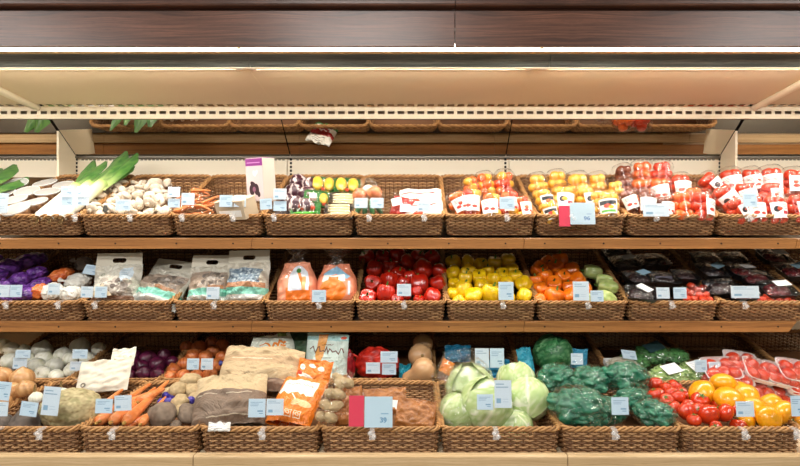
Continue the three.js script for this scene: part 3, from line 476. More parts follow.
function cabbage(row, x, y, r, off, label, group, ry, head = whiteHeads, leaf = whiteLeaf) {
  const p = on(row, x, y, off, r * .0034 + .014), o = thing(head === whiteHeads ? 'white_cabbage' : 'savoy_cabbage', label, 'cabbage', group);
  part('head', head[Math.floor(rng() * head.length)], leafMat, o);
  for (let i = 0; i < 3; i++) { const l = part('leaf', leaf[i % leaf.length], leafMat, o); l.rotation.set(.3 + rr(-.3, .3), i * 2.1, rr(-.3, .3)); }
  return place(o, p, r * mpp(p), rr(-.3, .3), ry, rr(-.3, .3));
}
const wrapGeo = variants(2, i => blob(13, v => v.clone().multiplyScalar(1.06 + .20 * Math.abs(fbm(v.x * 2.3 + i * 9, v.y * 2.3, v.z * 2.3, 3)))));
wrapGeo.forEach(g => { const p = g.attributes.position, uv = new Float32Array(p.count * 2); for (let i = 0; i < p.count; i++) { uv[2 * i] = p.getX(i) * .8; uv[2 * i + 1] = p.getY(i) * .8; } g.setAttribute('uv', new THREE.BufferAttribute(uv, 2)); });
function wrap(o, i = 0) { return part('film_wrap', wrapGeo[i % 2], M.film, o, 'crinkled clear film'); }
for (const [x, y, r, off, ry, film, lab] of [[470, 388, 23, .04, 0, 1, 'pale green cabbage in loose clear film behind the blue cards'], [459, 412, 19, .0, 1, 1, 'small pale cabbage in clear film in the left of its basket'], [486, 404, 26, .03, 2, 0, 'pale green cabbage right behind the blue price cards'], [516, 381, 19, .03, 3, 0, 'pale green cabbage at the back right of its basket'], [527, 400, 22, .03, 4, 0, 'round light green cabbage leaning on the right rim'], [513, 426, 19, -.045, 5, 0, 'whitest cabbage low at the front rim of its basket']]) { const o = cabbage(4, x, y, r, off, lab, 'white cabbages', ry); if (film) wrap(o, ry); }
cabbage(3, 553, 354, 19, .05, 'round dark green savoy cabbage beside the blue packs', undefined, 1, [savoyHead], [savoyLeaf]);
const kaleGeo = variants(3, i => { const A = lin(0x0d4a36), B = lin(0x2a8a68), C = lin(0x8cc4a0); return paint(blob(20, v => { const k = .88 + .42 * Math.abs(fbm(v.x * 1.5 + i * 5, v.y * 1.5, v.z * 1.5, 2)) + .055 * Math.abs(fbm(v.x * 5 + i, v.y * 5, v.z * 5, 2)); return V(v.x * 1.25 * k, v.y * .82 * k, v.z * k); }), v => { const f = Math.abs(fbm(v.x * 2.6 + i, v.y * 2.6, v.z * 2.6, 2)); return mixc(mixc(A, B, .45 + .5 * fbm(v.x * 3 + i, v.y * 3, v.z * 3, 2)), C, .5 * smooth(.05, .0, f)); }); });
for (const [x, y, r, off, lab, row] of [[556, 378, 17, .05, 'green kale head in film below the round savoy cabbage'], [590, 381, 18, .05, 'green kale head in film at the middle back of its basket'], [626, 378, 21, .06, 'green kale head in film at the back beside the tomatoes'], [580, 408, 25, .04, 'largest green kale head in film bulging over the front rim'], [655, 414, 17, .025, 'green kale head in film at the front right by the tomatoes'], [604, 412, 18, .01, 'green kale head in film left of the price card'], [632, 400, 15, .02, 'green kale head in film behind the price card']]) { const p = on(4, x, y, off), o = thing('wrapped_kale', lab, 'kale', 'film-wrapped kale'); part('leaves', kaleGeo[Math.floor(rng() * 3)], leafMat, o); const w = wrap(o, Math.round(x)); w.scale.set(1.22, .86, 1.0); place(o, p, r * mpp(p) * .92, rr(-.3, .3), rr(-.5, .5), rr(-.2, .2)); }

// ------------------------------------------------------------------ packaging
function bagGeo(w, h, t, o = {}) {                            // filled bag: origin at the middle of its foot, face towards +z
  const { seed = 0, wr = .006, top = .12, narrow = 0, waist = 0, nu = 26, nv = 26, fr = 1, lumps = 0 } = o;
  const P = s => (u, v) => {
    const e = Math.abs(2 * u - 1), wv = 1 - narrow * smooth(.55, 1, v) - waist * Math.sin(v * Math.PI) ** 2 + .02 * nz(v * 5, seed, e);
    const prof = Math.pow(Math.max(0, 1 - e ** 2.6), .62) * (.45 + .55 * smooth(0, .14, v)) * (1 - smooth(.4, 1, v) * (1 - top));
    const a = fbm(u * 5 * fr + seed, v * 6 * fr, s * 3 + seed, 3), rid = Math.abs(fbm(u * 3.4 * fr + seed * 2, v * 3.4 * fr + 7, s + 9, 3));
    const edge = Math.min(1, (1 - e) * 7);
    return V((s > 0 ? u - .5 : .5 - u) * w * wv, v * h + .01 * nz(u * 4, seed, 8) * v, s * (t / 2 * prof + wr * edge * (a * .8 + (rid - .22) * 2.2) + lumps * edge * Math.max(0, nz(u * w * 26 + seed, v * h * 26, s))));
  };
  const f = grid(nu, nv, P(1)), b = grid(nu, nv, P(-1));
  return merge([f, b]);
}
function loops(levels, R = .2, n = 40) {                     // stacked rounded rectangles [width, depth, height]
  return grid(n, levels.length - 1, (u, v) => {
    const [w, d, y] = levels[Math.round(v * (levels.length - 1))], a = -u * Math.PI * 2, c = Math.cos(a), s = Math.sin(a), p = 2 / (2 + 6 * (1 - R));
    return V(Math.sign(c) * Math.abs(c) ** p * w / 2, y, Math.sign(s) * Math.abs(s) ** p * d / 2);
  }, true);
}
function stand(o, p, lean = 0, yaw = 0, roll = 0) { o.rotation.order = 'YXZ'; o.rotation.set(lean, yaw, roll); o.position.copy(p); o.updateMatrixWorld(true); return o; }
function put(o, host, x, y, z, s, rx = rr(-.5, .5), ry = rr(0, 6), rz = rr(-.5, .5)) { host.updateMatrixWorld(true); o.position.set(x, y, z); o.rotation.set(rx, ry, rz); o.scale.setScalar(s); o.updateMatrix(); o.applyMatrix4(host.matrixWorld); return o; }
const scribble = (g, x, y, w, h, n, seed) => { const r = mulberry(seed); g.beginPath(); g.moveTo(x, y); for (let i = 1; i <= n; i++) g.lineTo(x + w * i / n, y + (r() - .5) * h); g.stroke(); };
const lines = (g, x, y, w, n, dy, seed) => { const r = mulberry(seed); for (let i = 0; i < n; i++) g.fillRect(x, y + i * dy, w * (.5 + .5 * r()), dy * .35); };
const T = {
  card: canvasTex(128, 128, (g, w, h) => { g.fillStyle = '#cde4f3'; g.fillRect(0, 0, w, h); g.fillStyle = '#86abc6'; lines(g, 14, 22, 96, 3, 12, 4); g.fillStyle = '#7fa9c8'; g.fillRect(68, 80, 42, 10); g.fillRect(80, 98, 30, 6); }),
  cardB: canvasTex(128, 128, (g, w, h) => { g.fillStyle = '#d8e8f3'; g.fillRect(0, 0, w, h); g.fillStyle = '#93b3c9'; lines(g, 12, 16, 100, 2, 14, 9); g.fillStyle = '#8db4cf'; g.fillRect(14, 84, 34, 22); g.fillStyle = '#c3d7e5'; lines(g, 60, 86, 50, 2, 12, 5); }),
  sign39: canvasTex(256, 256, (g, w, h) => { g.fillStyle = '#c9e4f2'; g.fillRect(0, 0, w, h); g.fillStyle = '#3d86b5'; g.font = 'bold 58px sans-serif'; g.fillText('39', 140, 214); g.fillStyle = '#7fb0d0'; g.fillRect(150, 138, 70, 8); g.font = 'bold 24px sans-serif'; g.fillText('-', 212, 196); }),
  sign96: canvasTex(256, 256, (g, w, h) => { g.fillStyle = '#cde4f1'; g.fillRect(0, 0, w, h); g.fillStyle = '#5a86c0'; g.font = 'bold 60px sans-serif'; g.fillText('96', 138, 206); g.fillStyle = '#8fb2d8'; g.fillRect(170, 130, 50, 8); }),
  red: canvasTex(64, 64, (g, w, h) => { g.fillStyle = '#e8405f'; g.fillRect(0, 0, w, h); }),
  kraft: canvasTex(256, 256, (g, w, h) => { g.fillStyle = '#cbb48d'; g.fillRect(0, 0, w, h); g.fillStyle = '#84705f'; g.beginPath(); g.moveTo(0, 100); g.lineTo(90, 90); g.lineTo(256, 104); g.lineTo(256, 256); g.lineTo(0, 256); g.fill(); g.fillStyle = '#cdbfa8'; g.fillRect(18, 110, 70, 4); g.fillRect(120, 116, 90, 4); g.fillRect(60, 226, 150, 4); }),
  kraftPlain: canvasTex(256, 256, (g, w, h) => { g.fillStyle = '#c6ad87'; g.fillRect(0, 0, w, h); g.fillStyle = '#b99c78'; g.fillRect(0, 60, 256, 46); g.fillStyle = '#e2d3b8'; g.fillRect(30, 78, 130, 6); g.fillStyle = '#8d7461'; g.fillRect(0, 200, 256, 56); }),
  orange: canvasTex(256, 320, (g, w, h) => {
    g.fillStyle = '#f0801a'; g.fillRect(0, 0, w, h); g.fillStyle = '#fbf7ee'; g.beginPath(); const r = mulberry(3); g.moveTo(16, 22); for (let i = 0; i <= 12; i++) g.lineTo(16 + i * 17, 20 + r() * 12); g.lineTo(220, 130); for (let i = 12; i >= 0; i--) g.lineTo(16 + i * 17, 130 + r() * 26); g.fill();
    g.strokeStyle = '#7b6a58'; g.lineWidth = 3; scribble(g, 40, 62, 160, 14, 34, 8); g.strokeStyle = '#fbf7ee'; g.lineWidth = 7; g.beginPath(); g.moveTo(104, 150); g.lineTo(150, 200); g.stroke();
    g.fillStyle = '#f6cf97'; g.beginPath(); g.ellipse(190, 208, 44, 22, .1, 0, 7); g.fill(); for (let i = 0; i < 4; i++) { g.beginPath(); g.ellipse(146, 190 + i * 12, 22, 5.5, .06 * i, 0, 7); g.fill(); } g.strokeStyle = '#6b3b12'; g.lineWidth = 2; for (let i = 0; i < 4; i++) { g.beginPath(); g.moveTo(126, 196 + i * 12); g.lineTo(168, 198 + i * 11); g.stroke(); }
    g.strokeStyle = '#fbe7cf'; g.lineWidth = 4; for (let i = 0; i < 3; i++) { g.strokeRect(56 + i * 52, 262, 36, 34); g.beginPath(); g.ellipse(74 + i * 52, 279, 10, 7, .5, 0, 7); g.stroke(); }
  }),
  orangeTop: canvasTex(256, 128, (g, w, h) => { g.fillStyle = '#f0801a'; g.fillRect(0, 0, w, h); g.fillStyle = '#fbf3e6'; for (const [x, y, a, b] of [[50, 40, 24, 14], [120, 30, 30, 10], [190, 44, 26, 12], [90, 84, 70, 12]]) { g.beginPath(); g.ellipse(x, y, a, b, .2, 0, 7); g.fill(); } g.fillStyle = '#c93c1d'; g.fillRect(20, 60, 40, 18); }),
  mint: canvasTex(256, 320, (g, w, h) => { g.fillStyle = '#d8ebe2'; g.fillRect(0, 0, w, h); g.fillStyle = '#a8d6d6'; g.fillRect(0, 0, w, 44); g.fillStyle = '#eba247'; g.beginPath(); g.moveTo(72, 0); g.lineTo(130, 0); g.lineTo(112, 150); g.lineTo(86, 220); g.lineTo(64, 150); g.fill(); g.strokeStyle = '#6b3d22'; g.lineWidth = 6; scribble(g, 24, 106, 210, 46, 22, 12); g.lineWidth = 3; scribble(g, 96, 70, 70, 10, 14, 5); g.fillStyle = '#6b6a52'; g.fillRect(100, 156, 60, 4); g.fillStyle = '#e4552c'; g.beginPath(); g.ellipse(226, 24, 18, 10, 0, 0, 7); g.fill(); }),
  whiteOrange: canvasTex(256, 200, (g, w, h) => { g.fillStyle = '#e9efdf'; g.fillRect(0, 0, w, h); g.fillStyle = '#f4e5b0'; g.fillRect(0, 90, 150, 110); g.strokeStyle = '#ef8a2b'; g.lineWidth = 12; scribble(g, 60, 70, 150, 60, 14, 21); scribble(g, 70, 110, 140, 40, 12, 22); g.fillStyle = '#8fae6b'; g.fillRect(170, 0, 60, 22); }),
  carrierA: canvasTex(256, 256, (g, w, h) => { g.fillStyle = '#ddd9cb'; g.fillRect(0, 0, w, h); g.strokeStyle = '#7c8a6a'; g.lineWidth = 3; g.beginPath(); g.ellipse(60, 60, 8, 8, 0, 0, 7); g.stroke(); g.fillStyle = '#dbe9f2'; g.fillRect(150, 20, 70, 96); g.fillStyle = '#b5cbda'; lines(g, 158, 32, 50, 4, 16, 3); const r = mulberry(6); for (let i = 0; i < 70; i++) { g.fillStyle = ['#8d8278', '#b9afa4', '#6e625a', '#cfc8be'][i % 4]; g.beginPath(); g.ellipse(70 + r() * 150, 100 + r() * 90, 10 + r() * 16, 7 + r() * 9, r() * 3, 0, 7); g.fill(); } g.fillStyle = '#83604a'; g.fillRect(20, 196, 220, 30); g.fillStyle = '#5d5a45'; g.fillRect(10, 222, 240, 34); }),
  carrierB: canvasTex(256, 256, (g, w, h) => { g.fillStyle = '#d6d1c2'; g.fillRect(0, 0, w, h); g.fillStyle = '#b39f8d'; g.fillRect(10, 40, 236, 120); const r = mulberry(16); for (let i = 0; i < 60; i++) { g.fillStyle = ['#8f847a', '#c4bab0', '#766a61', '#a6988a'][i % 4]; g.beginPath(); g.ellipse(100 + r() * 130, 50 + r() * 90, 8 + r() * 14, 6 + r() * 8, r() * 3, 0, 7); g.fill(); } g.fillStyle = '#a97a56'; g.fillRect(150, 140, 80, 26); g.fillStyle = '#86d2bd'; g.fillRect(0, 164, 256, 42); g.fillStyle = '#d8dcd6'; g.fillRect(0, 206, 256, 50); }),
  carrierC: canvasTex(256, 256, (g, w, h) => { g.fillStyle = '#d3ccbb'; g.fillRect(0, 0, w, h); const r = mulberry(26); g.fillStyle = '#7f93a4'; g.fillRect(16, 40, 200, 90); for (let i = 0; i < 120; i++) { g.fillStyle = ['#c9d6dc', '#9fb2bd', '#647889'][i % 3]; g.beginPath(); g.ellipse(20 + r() * 190, 44 + r() * 84, 7, 6, 0, 0, 7); g.fill(); } g.fillStyle = '#b88460'; g.fillRect(10, 128, 236, 34); g.fillStyle = '#8bd4c0'; g.fillRect(0, 160, 256, 42); g.fillStyle = '#e0e2dc'; g.fillRect(10, 202, 240, 40); }),
  carrotA: canvasTex(256, 256, (g, w, h) => { g.fillStyle = '#eb9a78'; g.fillRect(0, 0, w, h); g.fillStyle = '#ee7a22'; g.fillRect(70, 150, 150, 106); g.fillStyle = '#dfe6f0'; g.beginPath(); g.moveTo(86, 170); g.lineTo(86, 60); g.quadraticCurveTo(150, -20, 214, 60); g.lineTo(214, 170); g.fill(); g.fillStyle = '#ed7f24'; g.beginPath(); g.moveTo(140, 60); g.lineTo(160, 60); g.lineTo(200, 190); g.lineTo(186, 190); g.fill(); g.fillStyle = '#f0b070'; g.fillRect(172, 90, 22, 80); g.fillStyle = '#3f7f3a'; g.beginPath(); g.ellipse(150, 52, 18, 14, 0, 0, 7); g.fill(); g.fillStyle = '#e9f0ef'; g.fillRect(60, 74, 14, 18); }),
  carrotB: canvasTex(256, 256, (g, w, h) => { g.fillStyle = '#e88e6a'; g.fillRect(0, 0, w, h); g.fillStyle = '#8fc0dd'; g.beginPath(); g.moveTo(30, 60); g.lineTo(128, 4); g.lineTo(226, 80); g.lineTo(200, 100); g.lineTo(128, 60); g.lineTo(50, 80); g.fill(); g.fillStyle = '#f2ece6'; g.fillRect(40, 70, 150, 44); g.fillStyle = '#f07e1e'; g.beginPath(); g.ellipse(112, 170, 84, 74, 0, 0, 7); g.fill(); g.fillRect(80, 80, 66, 40); g.fillStyle = '#d9e4ee'; g.fillRect(206, 110, 14, 90); }),
  carton: canvasTex(256, 256, (g, w, h) => { g.fillStyle = '#dccacb'; g.fillRect(0, 0, w, h); g.fillStyle = '#8a2d86'; g.fillRect(0, 0, w, 44); g.fillStyle = '#c98fc6'; g.fillRect(20, 22, 200, 6); g.fillStyle = '#f7f1ef'; g.beginPath(); g.ellipse(130, 90, 26, 16, .4, 0, 7); g.ellipse(160, 84, 22, 12, -.4, 0, 7); g.fill(); g.fillStyle = '#341826'; for (const [x, y, a, b] of [[80, 190, 38, 32], [150, 186, 40, 34], [110, 160, 50, 18], [180, 214, 26, 18]]) { g.beginPath(); g.ellipse(x, y, a, b, .3, 0, 7); g.fill(); } g.fillStyle = '#8c5a74'; g.beginPath(); g.ellipse(116, 186, 24, 16, 0, 0, 7); g.fill(); }),
  whitePack: canvasTex(256, 256, (g, w, h) => { g.fillStyle = '#e4e0d8'; g.fillRect(0, 0, w, h); g.fillStyle = '#d22a1f'; g.beginPath(); g.moveTo(10, 66); g.lineTo(200, 56); g.lineTo(226, 70); g.lineTo(200, 82); g.lineTo(10, 86); g.fill(); g.fillStyle = '#4c8a3a'; g.fillRect(220, 62, 24, 12); g.fillStyle = '#e3421f'; g.beginPath(); g.ellipse(90, 216, 30, 46, .3, 0, 7); g.fill(); g.fillStyle = '#dfe6ea'; g.fillRect(110, 120, 100, 60); }),
  cupLabel: canvasTex(128, 128, (g, w, h) => { g.fillStyle = '#f4f2ee'; g.fillRect(0, 0, w, h); g.fillStyle = '#c9402f'; g.beginPath(); g.ellipse(40, 84, 20, 14, 0, 0, 7); g.ellipse(86, 92, 18, 12, 0, 0, 7); g.fill(); g.fillStyle = '#5e5e60'; lines(g, 20, 18, 88, 3, 12, 6); }),
  cupLabelDark: canvasTex(128, 128, (g, w, h) => { g.fillStyle = '#f6f4f0'; g.fillRect(0, 0, w, h); g.fillStyle = '#27252a'; g.beginPath(); g.ellipse(34, 56, 20, 24, 0, 0, 7); g.fill(); g.fillStyle = '#c23a4a'; g.fillRect(70, 70, 40, 26); g.fillStyle = '#8a8a8c'; lines(g, 66, 20, 52, 3, 14, 6); }),
  cupLabelColour: canvasTex(128, 128, (g, w, h) => { g.fillStyle = '#eceae4'; g.fillRect(0, 0, w, h); g.fillStyle = '#23262c'; g.fillRect(10, 18, 108, 34); g.fillStyle = '#e0452a'; g.beginPath(); g.ellipse(60, 64, 26, 18, 0, 0, 7); g.fill(); g.fillStyle = '#f2b53a'; g.beginPath(); g.ellipse(84, 74, 18, 14, 0, 0, 7); g.fill(); g.fillStyle = '#5fae3c'; g.fillRect(14, 96, 100, 20); }),
  sticker: canvasTex(64, 64, (g, w, h) => { g.fillStyle = '#eef1f2'; g.fillRect(0, 0, w, h); g.fillStyle = '#b9c0c6'; lines(g, 8, 12, 46, 4, 11, 3); }),
  redWhite: canvasTex(256, 256, (g, w, h) => { g.fillStyle = '#ecebe6'; g.fillRect(0, 0, w, h); g.fillStyle = '#a32227'; g.fillRect(0, 90, w, 46); g.beginPath(); g.ellipse(130, 150, 66, 34, 0, 0, 7); g.fill(); g.fillStyle = '#efe4e0'; g.fillRect(80, 138, 90, 12); g.fillStyle = '#7d7c7a'; lines(g, 40, 30, 170, 3, 16, 6); g.fillStyle = '#3f7d3c'; g.fillRect(0, 210, w, 46); }),
};
const PM = Object.fromEntries(Object.entries(T).map(([k, t]) => [k, printed(t)]));
PM.cardPaper = mat({ map: T.card, roughness: .5 }); PM.cardPaperB = mat({ map: T.cardB, roughness: .5 });
const bagMatte = { bumpMap: crumple, bumpScale: .003 };
for (const k of ['kraft', 'kraftPlain', 'carrierA', 'carrierB', 'carrierC', 'mint', 'whiteOrange', 'orange', 'orangeTop']) PM[k] = printed(T[k], { ...bagMatte, roughness: k.startsWith('kraft') ? .65 : .4, clearcoat: k.startsWith('kraft') ? 0 : .4 });

// price tags: cards in a clear holder clipped to a rim
const plate = box(1, 1, 1, .0), knobGeo = blob(2, v => V(v.x, v.y * .8, v.z));
const unitCard = (() => { const g = new THREE.BoxGeometry(1, 1, 1); return g; })();
let tagN = 0;
function tags(row, cards, where, clipX, opt = {}) {
  const d = ROW[row].d - .03, rimY = EYE + ROW[row].y - .01, t = thing('price_tag', (opt.label ?? 'pale blue price card clipped ' + where), 'price tag', 'shelf price tags');
  const cx = clipX ?? cards.reduce((a, c) => a + c[0], 0) / cards.length, k = d / FOC, o = pt(cx, 0, d); t.position.set(o.x, rimY, -d);
  let low = 1e9;
  cards.forEach(([x, y, w, h, m, z = 0, lean = -.12, roll = 0], i) => {
    const p = pt(x, y, d), lx = p.x - o.x, ly = p.y - rimY; low = Math.min(low, ly - h * k / 2);
    const c = part('card', unitCard, m ? PM[m] : (tagN++ % 2 ? PM.cardPaper : PM.cardPaperB), t); c.scale.set(w * k, h * k, .0012); c.position.set(lx, ly, -z); c.rotation.set(lean, 0, roll);
    const s = part('sleeve', unitCard, M.clear, t); s.scale.set(w * k + .006, h * k + .006, .0008); s.position.set(lx, ly, .0022 - z); s.rotation.copy(c.rotation);
  });
  if (opt.noClip) return t;
  low = Math.max(low, .004);
  part('stem', moved(box(.005, low + .018, .003, .001), 0, low / 2 - .004, -.003), M.clear, t);
  const cl = merge([moved(knobGeo.clone().scale(.009, .009, .007), -.006, -.006, .004), moved(knobGeo.clone().scale(.008, .010, .008), .007, -.016, .006), moved(box(.02, .03, .005, .001), 0, -.014, .0), moved(box(.016, .006, .03, .001), 0, .004, -.014)].map(g => { const q = plain(g); q.deleteAttribute('uv'); q.deleteAttribute('color'); return q; }).map(q => { q.setAttribute('uv', new THREE.BufferAttribute(new Float32Array(q.attributes.position.count * 2), 2)); return q; }));
  cl.translate(0, .014, 0); part('clip', cl, M.clip, t); return t;
}
tags(1, [[0, 203, 16, 20]], 'in front of the lidded tubs', -2); tags(1, [[67, 191, 12, 9], [83, 191, 12, 9], [67, 201, 12, 9], [83, 201, 12, 9]], 'before the leeks');
tags(1, [[123, 205, 15, 11]], 'in front of the mushrooms', 130); tags(1, [[174, 192, 12, 10], [174, 203, 12, 9], [188, 199, 13, 12]], 'on the rim between mushrooms and carrot packs', 182);
tags(1, [[226, 201, 13, 12], [240, 201, 12, 12]], 'in front of the small beige carton'); tags(1, [[266, 204, 12, 11, 0, 0, -.1, .08], [280, 194, 13, 11], [280, 206, 13, 10]], 'in front of the radicchio', 274);
tags(1, [[361, 203, 13, 10], [377, 203, 13, 10]], 'in front of the clear vegetable bag', 369); tags(1, [[424, 207, 13, 9]], 'lying on the white packets', 424);
tags(1, [[507, 203, 15, 12]], 'among the mixed pepper cups', 507); tags(1, [[564.5, 216, 11, 21, 'red'], [582.5, 213.5, 25, 22, 'sign96']], '', 572, { label: 'price sign with red field and number 96 among yellow tomato cups' });
tags(1, [[656, 210, 26, 13]], 'in front of the orange and brown tomato cups'); tags(1, [[750, 200, 14, 14]], 'among the red cherry tomato cups');
tags(2, [[3, 291, 13, 12], [16, 291, 12, 12]], 'in front of the purple net bags', 6); tags(2, [[54, 289, 12, 11]], 'in front of the white net bags', 58); tags(2, [[71, 272, 19, 11, 0, .16, -.5, -.15]], 'lying on the orange net bag', 71, { noClip: true });
tags(2, [[87, 292, 12, 11], [101, 292, 12, 11]], 'in front of the upright carrier bag', 95); tags(2, [[213, 293, 13, 12]], 'in front of the mint-banded carrier bags', 214); tags(2, [[319, 296, 14, 12]], 'between the two carrot bags'); tags(2, [[404, 290, 14, 12]], 'in front of the red peppers'); tags(2, [[506, 291, 15, 18]], 'in front of the yellow peppers', 503); tags(2, [[581, 291, 16, 19], [597, 296, 13, 11]], 'in front of the orange peppers', 588);
tags(2, [[663, 293, 13, 11], [680, 293, 13, 11]], 'in front of the dark berry punnets', 672); tags(2, [[745, 292, 28, 12]], 'in front of the dark red punnets', 745);
tags(3, [[23, 354, 15, 8], [20, 363, 14, 11]], 'in front of the white onions', 20); tags(3, [[80, 354, 15, 9], [77, 366, 14, 9]], 'at the right of the white onions', 76); tags(3, [[193, 364, 12, 11], [207, 364, 12, 11]], 'in front of the orange-brown onions', 200);
tags(3, [[389, 357, 17, 11], [373, 368, 14, 11], [389, 369, 14, 11]], 'in front of the red net bag', 379); tags(3, [[482, 358, 14, 19], [497, 358, 14, 19]], 'standing above the white cabbages', 490); tags(3, [[577, 359, 12, 11]], 'beside the round savoy cabbage', 577); tags(3, [[701, 366, 12, 12], [715, 368, 12, 12]], 'at the left of the white tomato trays', 708);
tags(4, [[4, 391, 13, 18, 0, 0, -.12, -.1], [2, 409, 12, 14]], 'in front of the brown onions', -4); tags(4, [[29, 409, 17, 14, 0, 0, -.1, -.12], [51, 401, 17, 28, 0, 0, -.1, -.08]], 'in front of the celeriac', 39); tags(4, [[104, 406, 17, 14], [123, 403, 17, 15, 0, 0, -.1, .05]], 'in front of the carrots', 112); tags(4, [[257, 408, 17, 18], [275, 407, 17, 16]], 'in front of the kraft potato bags', 262);
tags(4, [[356.5, 411, 15, 30, 'red'], [378.5, 412, 28, 30, 'sign39']], '', 372, { label: 'price sign with red field and number 39 before brown packets' }); tags(4, [[485, 402, 16, 15], [503, 394, 17, 27]], 'in front of the white cabbages', 496); tags(4, [[620, 406, 17, 17]], 'in front of the wrapped kale', 615); tags(4, [[745, 409, 18, 15]], 'in front of the yellow tomatoes', 745); tags(4, [[797, 406, 12, 20]], 'at the corner of the yellow tomatoes', 797);

// row 1: tubs
const tubCup = lathe([[0, 0], [.040, 0], [.043, .003], [.052, .05], [.056, .052], [.056, .054]], 28), tubLid = lathe([[0, .063], [.035, .062], [.048, .058], [.053, .060], [.058, .058], [.058, .052], [.055, .052]], 28), tubRing = moved(new THREE.TorusGeometry(.057, .0016, 6, 32).rotateX(Math.PI / 2), 0, .058, 0), tubFill = paint(lathe([[0, .003], [.038, .003], [.047, .042], [.03, .050], [0, .052]], 20), v => mixc(lin(0x7b4f33), lin(0xb98c63), .5 + fbm(v.x * 60, v.y * 60, v.z * 60, 2)));
for (const [x, y, w] of [[20, 209, 27], [37, 202, 24], [17, 199, 23], [48, 192, 23], [29, 191, 23], [5, 190, 20], [47, 183, 22], [65, 184, 20], [18, 183, 22], [0, 182, 16], [5, 210, 20]]) {
  const p = on(1, x, y, .01, .05), o = thing('lidded_tub', 'clear round tub with cloudy white lid beside the leeks', 'tub', 'lidded tubs'); part('cup', tubCup, M.clear, o); part('lid', tubLid, M.lid, o, 'cloudy white lid'); part('contents', tubFill, M.vcMatt, o); part('lid_rim', tubRing, M.whitePlastic, o); stand(o, p.clone().add(V(0, -.05, -.015)), .5 + rr(-.1, .1), 0, rr(-.12, .12)); o.scale.setScalar(w * mpp(p) / .118);
}
// leeks: shaft, fan of long leaves
function leek(a, b, r, tips, label, group) {
  const o = thing('leek', label, 'leek', group), L = a.distanceTo(b); o.position.copy(a); o.quaternion.setFromUnitVectors(V(0, 1, 0), b.clone().sub(a).normalize()); o.updateMatrixWorld(true);
  part('shaft', paint(grid(14, 20, (u, v) => { const th = -u * Math.PI * 2, k = r * (v < .05 ? .6 + 8 * v : 1) * (1 + .12 * v); return V(Math.cos(th) * k, v * L * 1.02, Math.sin(th) * k); }, true), v => mixc(mixc(lin(0xf4f3e4), lin(0xdfe8b4), smooth(.45, .85, v.y / L)), lin(0x8fb44f), smooth(.85, 1.05, v.y / L))), M.vc, o);
  part('roots', moved(merge(variants(9, i => tube([V(0, .004, 0), V(Math.cos(i) * r * .5, -.012, Math.sin(i * 2.1) * r * .5), V(Math.cos(i) * r * .9, -.026, Math.sin(i * 2.1) * r * .9)], .0012, 3, 3))), 0, 0, 0), M.dryStem, o);
  tips.forEach(([q, w], i) => {
    const e = o.worldToLocal(q.clone()), s = V(Math.cos(i * 2.2) * r * .45, L * .86, Math.sin(i * 2.2) * r * .45), mid = s.clone().lerp(e, .5).add(V(0, .02, 0)), c = new THREE.QuadraticBezierCurve3(s, mid, e);
    const side = V(1, 0, 0).transformDirection(o.matrixWorld.clone().invert()).multiplyScalar(1), dir = e.clone().sub(s).normalize(), nrm = side.clone().cross(dir).normalize(), sd = dir.clone().cross(nrm).normalize();
    part('leaf', paint(grid(8, 18, (u, v) => { const p = c.getPoint(v), k = (u - .5) * 2, wd = w * (.6 + .35 * Math.sin(v * 2.6)) * (v > .8 ? 1 - (v - .8) * 3.6 * (.6 + .4 * Math.abs(k)) : 1) * .42; return p.addScaledVector(sd, k * wd).addScaledVector(nrm, -.35 * wd * Math.abs(k) + .004 * nz(v * 6, k * 2, i)); }), v => { const t = smooth(L * .8, L * .8 + e.clone().sub(s).length() * .55, v.y); return mixc(mixc(lin(0xbccb86), lin(0x5f8f3f), t), lin(0x1f5a2a), .45 * t + .8 * nz(v.x * 120, v.y * 6, v.z * 120)); }), phys({ vertexColors: true, roughness: .4, side: THREE.DoubleSide, clearcoat: .3 }), o);
  });
}
{
  const P = (x, y, d) => pt(x, y, d);
  leek(on(1, 38, 218, .02), on(1, 77, 187, .06), .024, [[P(88, 166, 2.86), .08], [P(106, 161, 2.92), .085], [P(94, 160, 2.95), .07]], 'leek with white shaft and green leaves nearest the lidded tubs', 'leeks');
  leek(on(1, 50, 218, .025), on(1, 90, 185, .06), .024, [[P(112, 166, 2.84), .075], [P(120, 161, 2.9), .075]], 'leek with white shaft lying in the middle of the bunch', 'leeks');
  leek(on(1, 62, 218, .03), on(1, 102, 184, .07), .025, [[P(137, 153, 2.93), .10], [P(126, 151, 2.96), .10], [P(134, 166, 2.86), .07]], 'leek with the tallest upright green leaves', 'leeks');
  leek(on(1, -62, 214, .02), on(1, -22, 192, .05), .024, [[P(27, 177, 2.88), .14], [P(14, 164, 2.96), .14], [P(0, 168, 2.96), .12]], 'leek leaves lying behind the tubs at the far end', 'leeks');
}
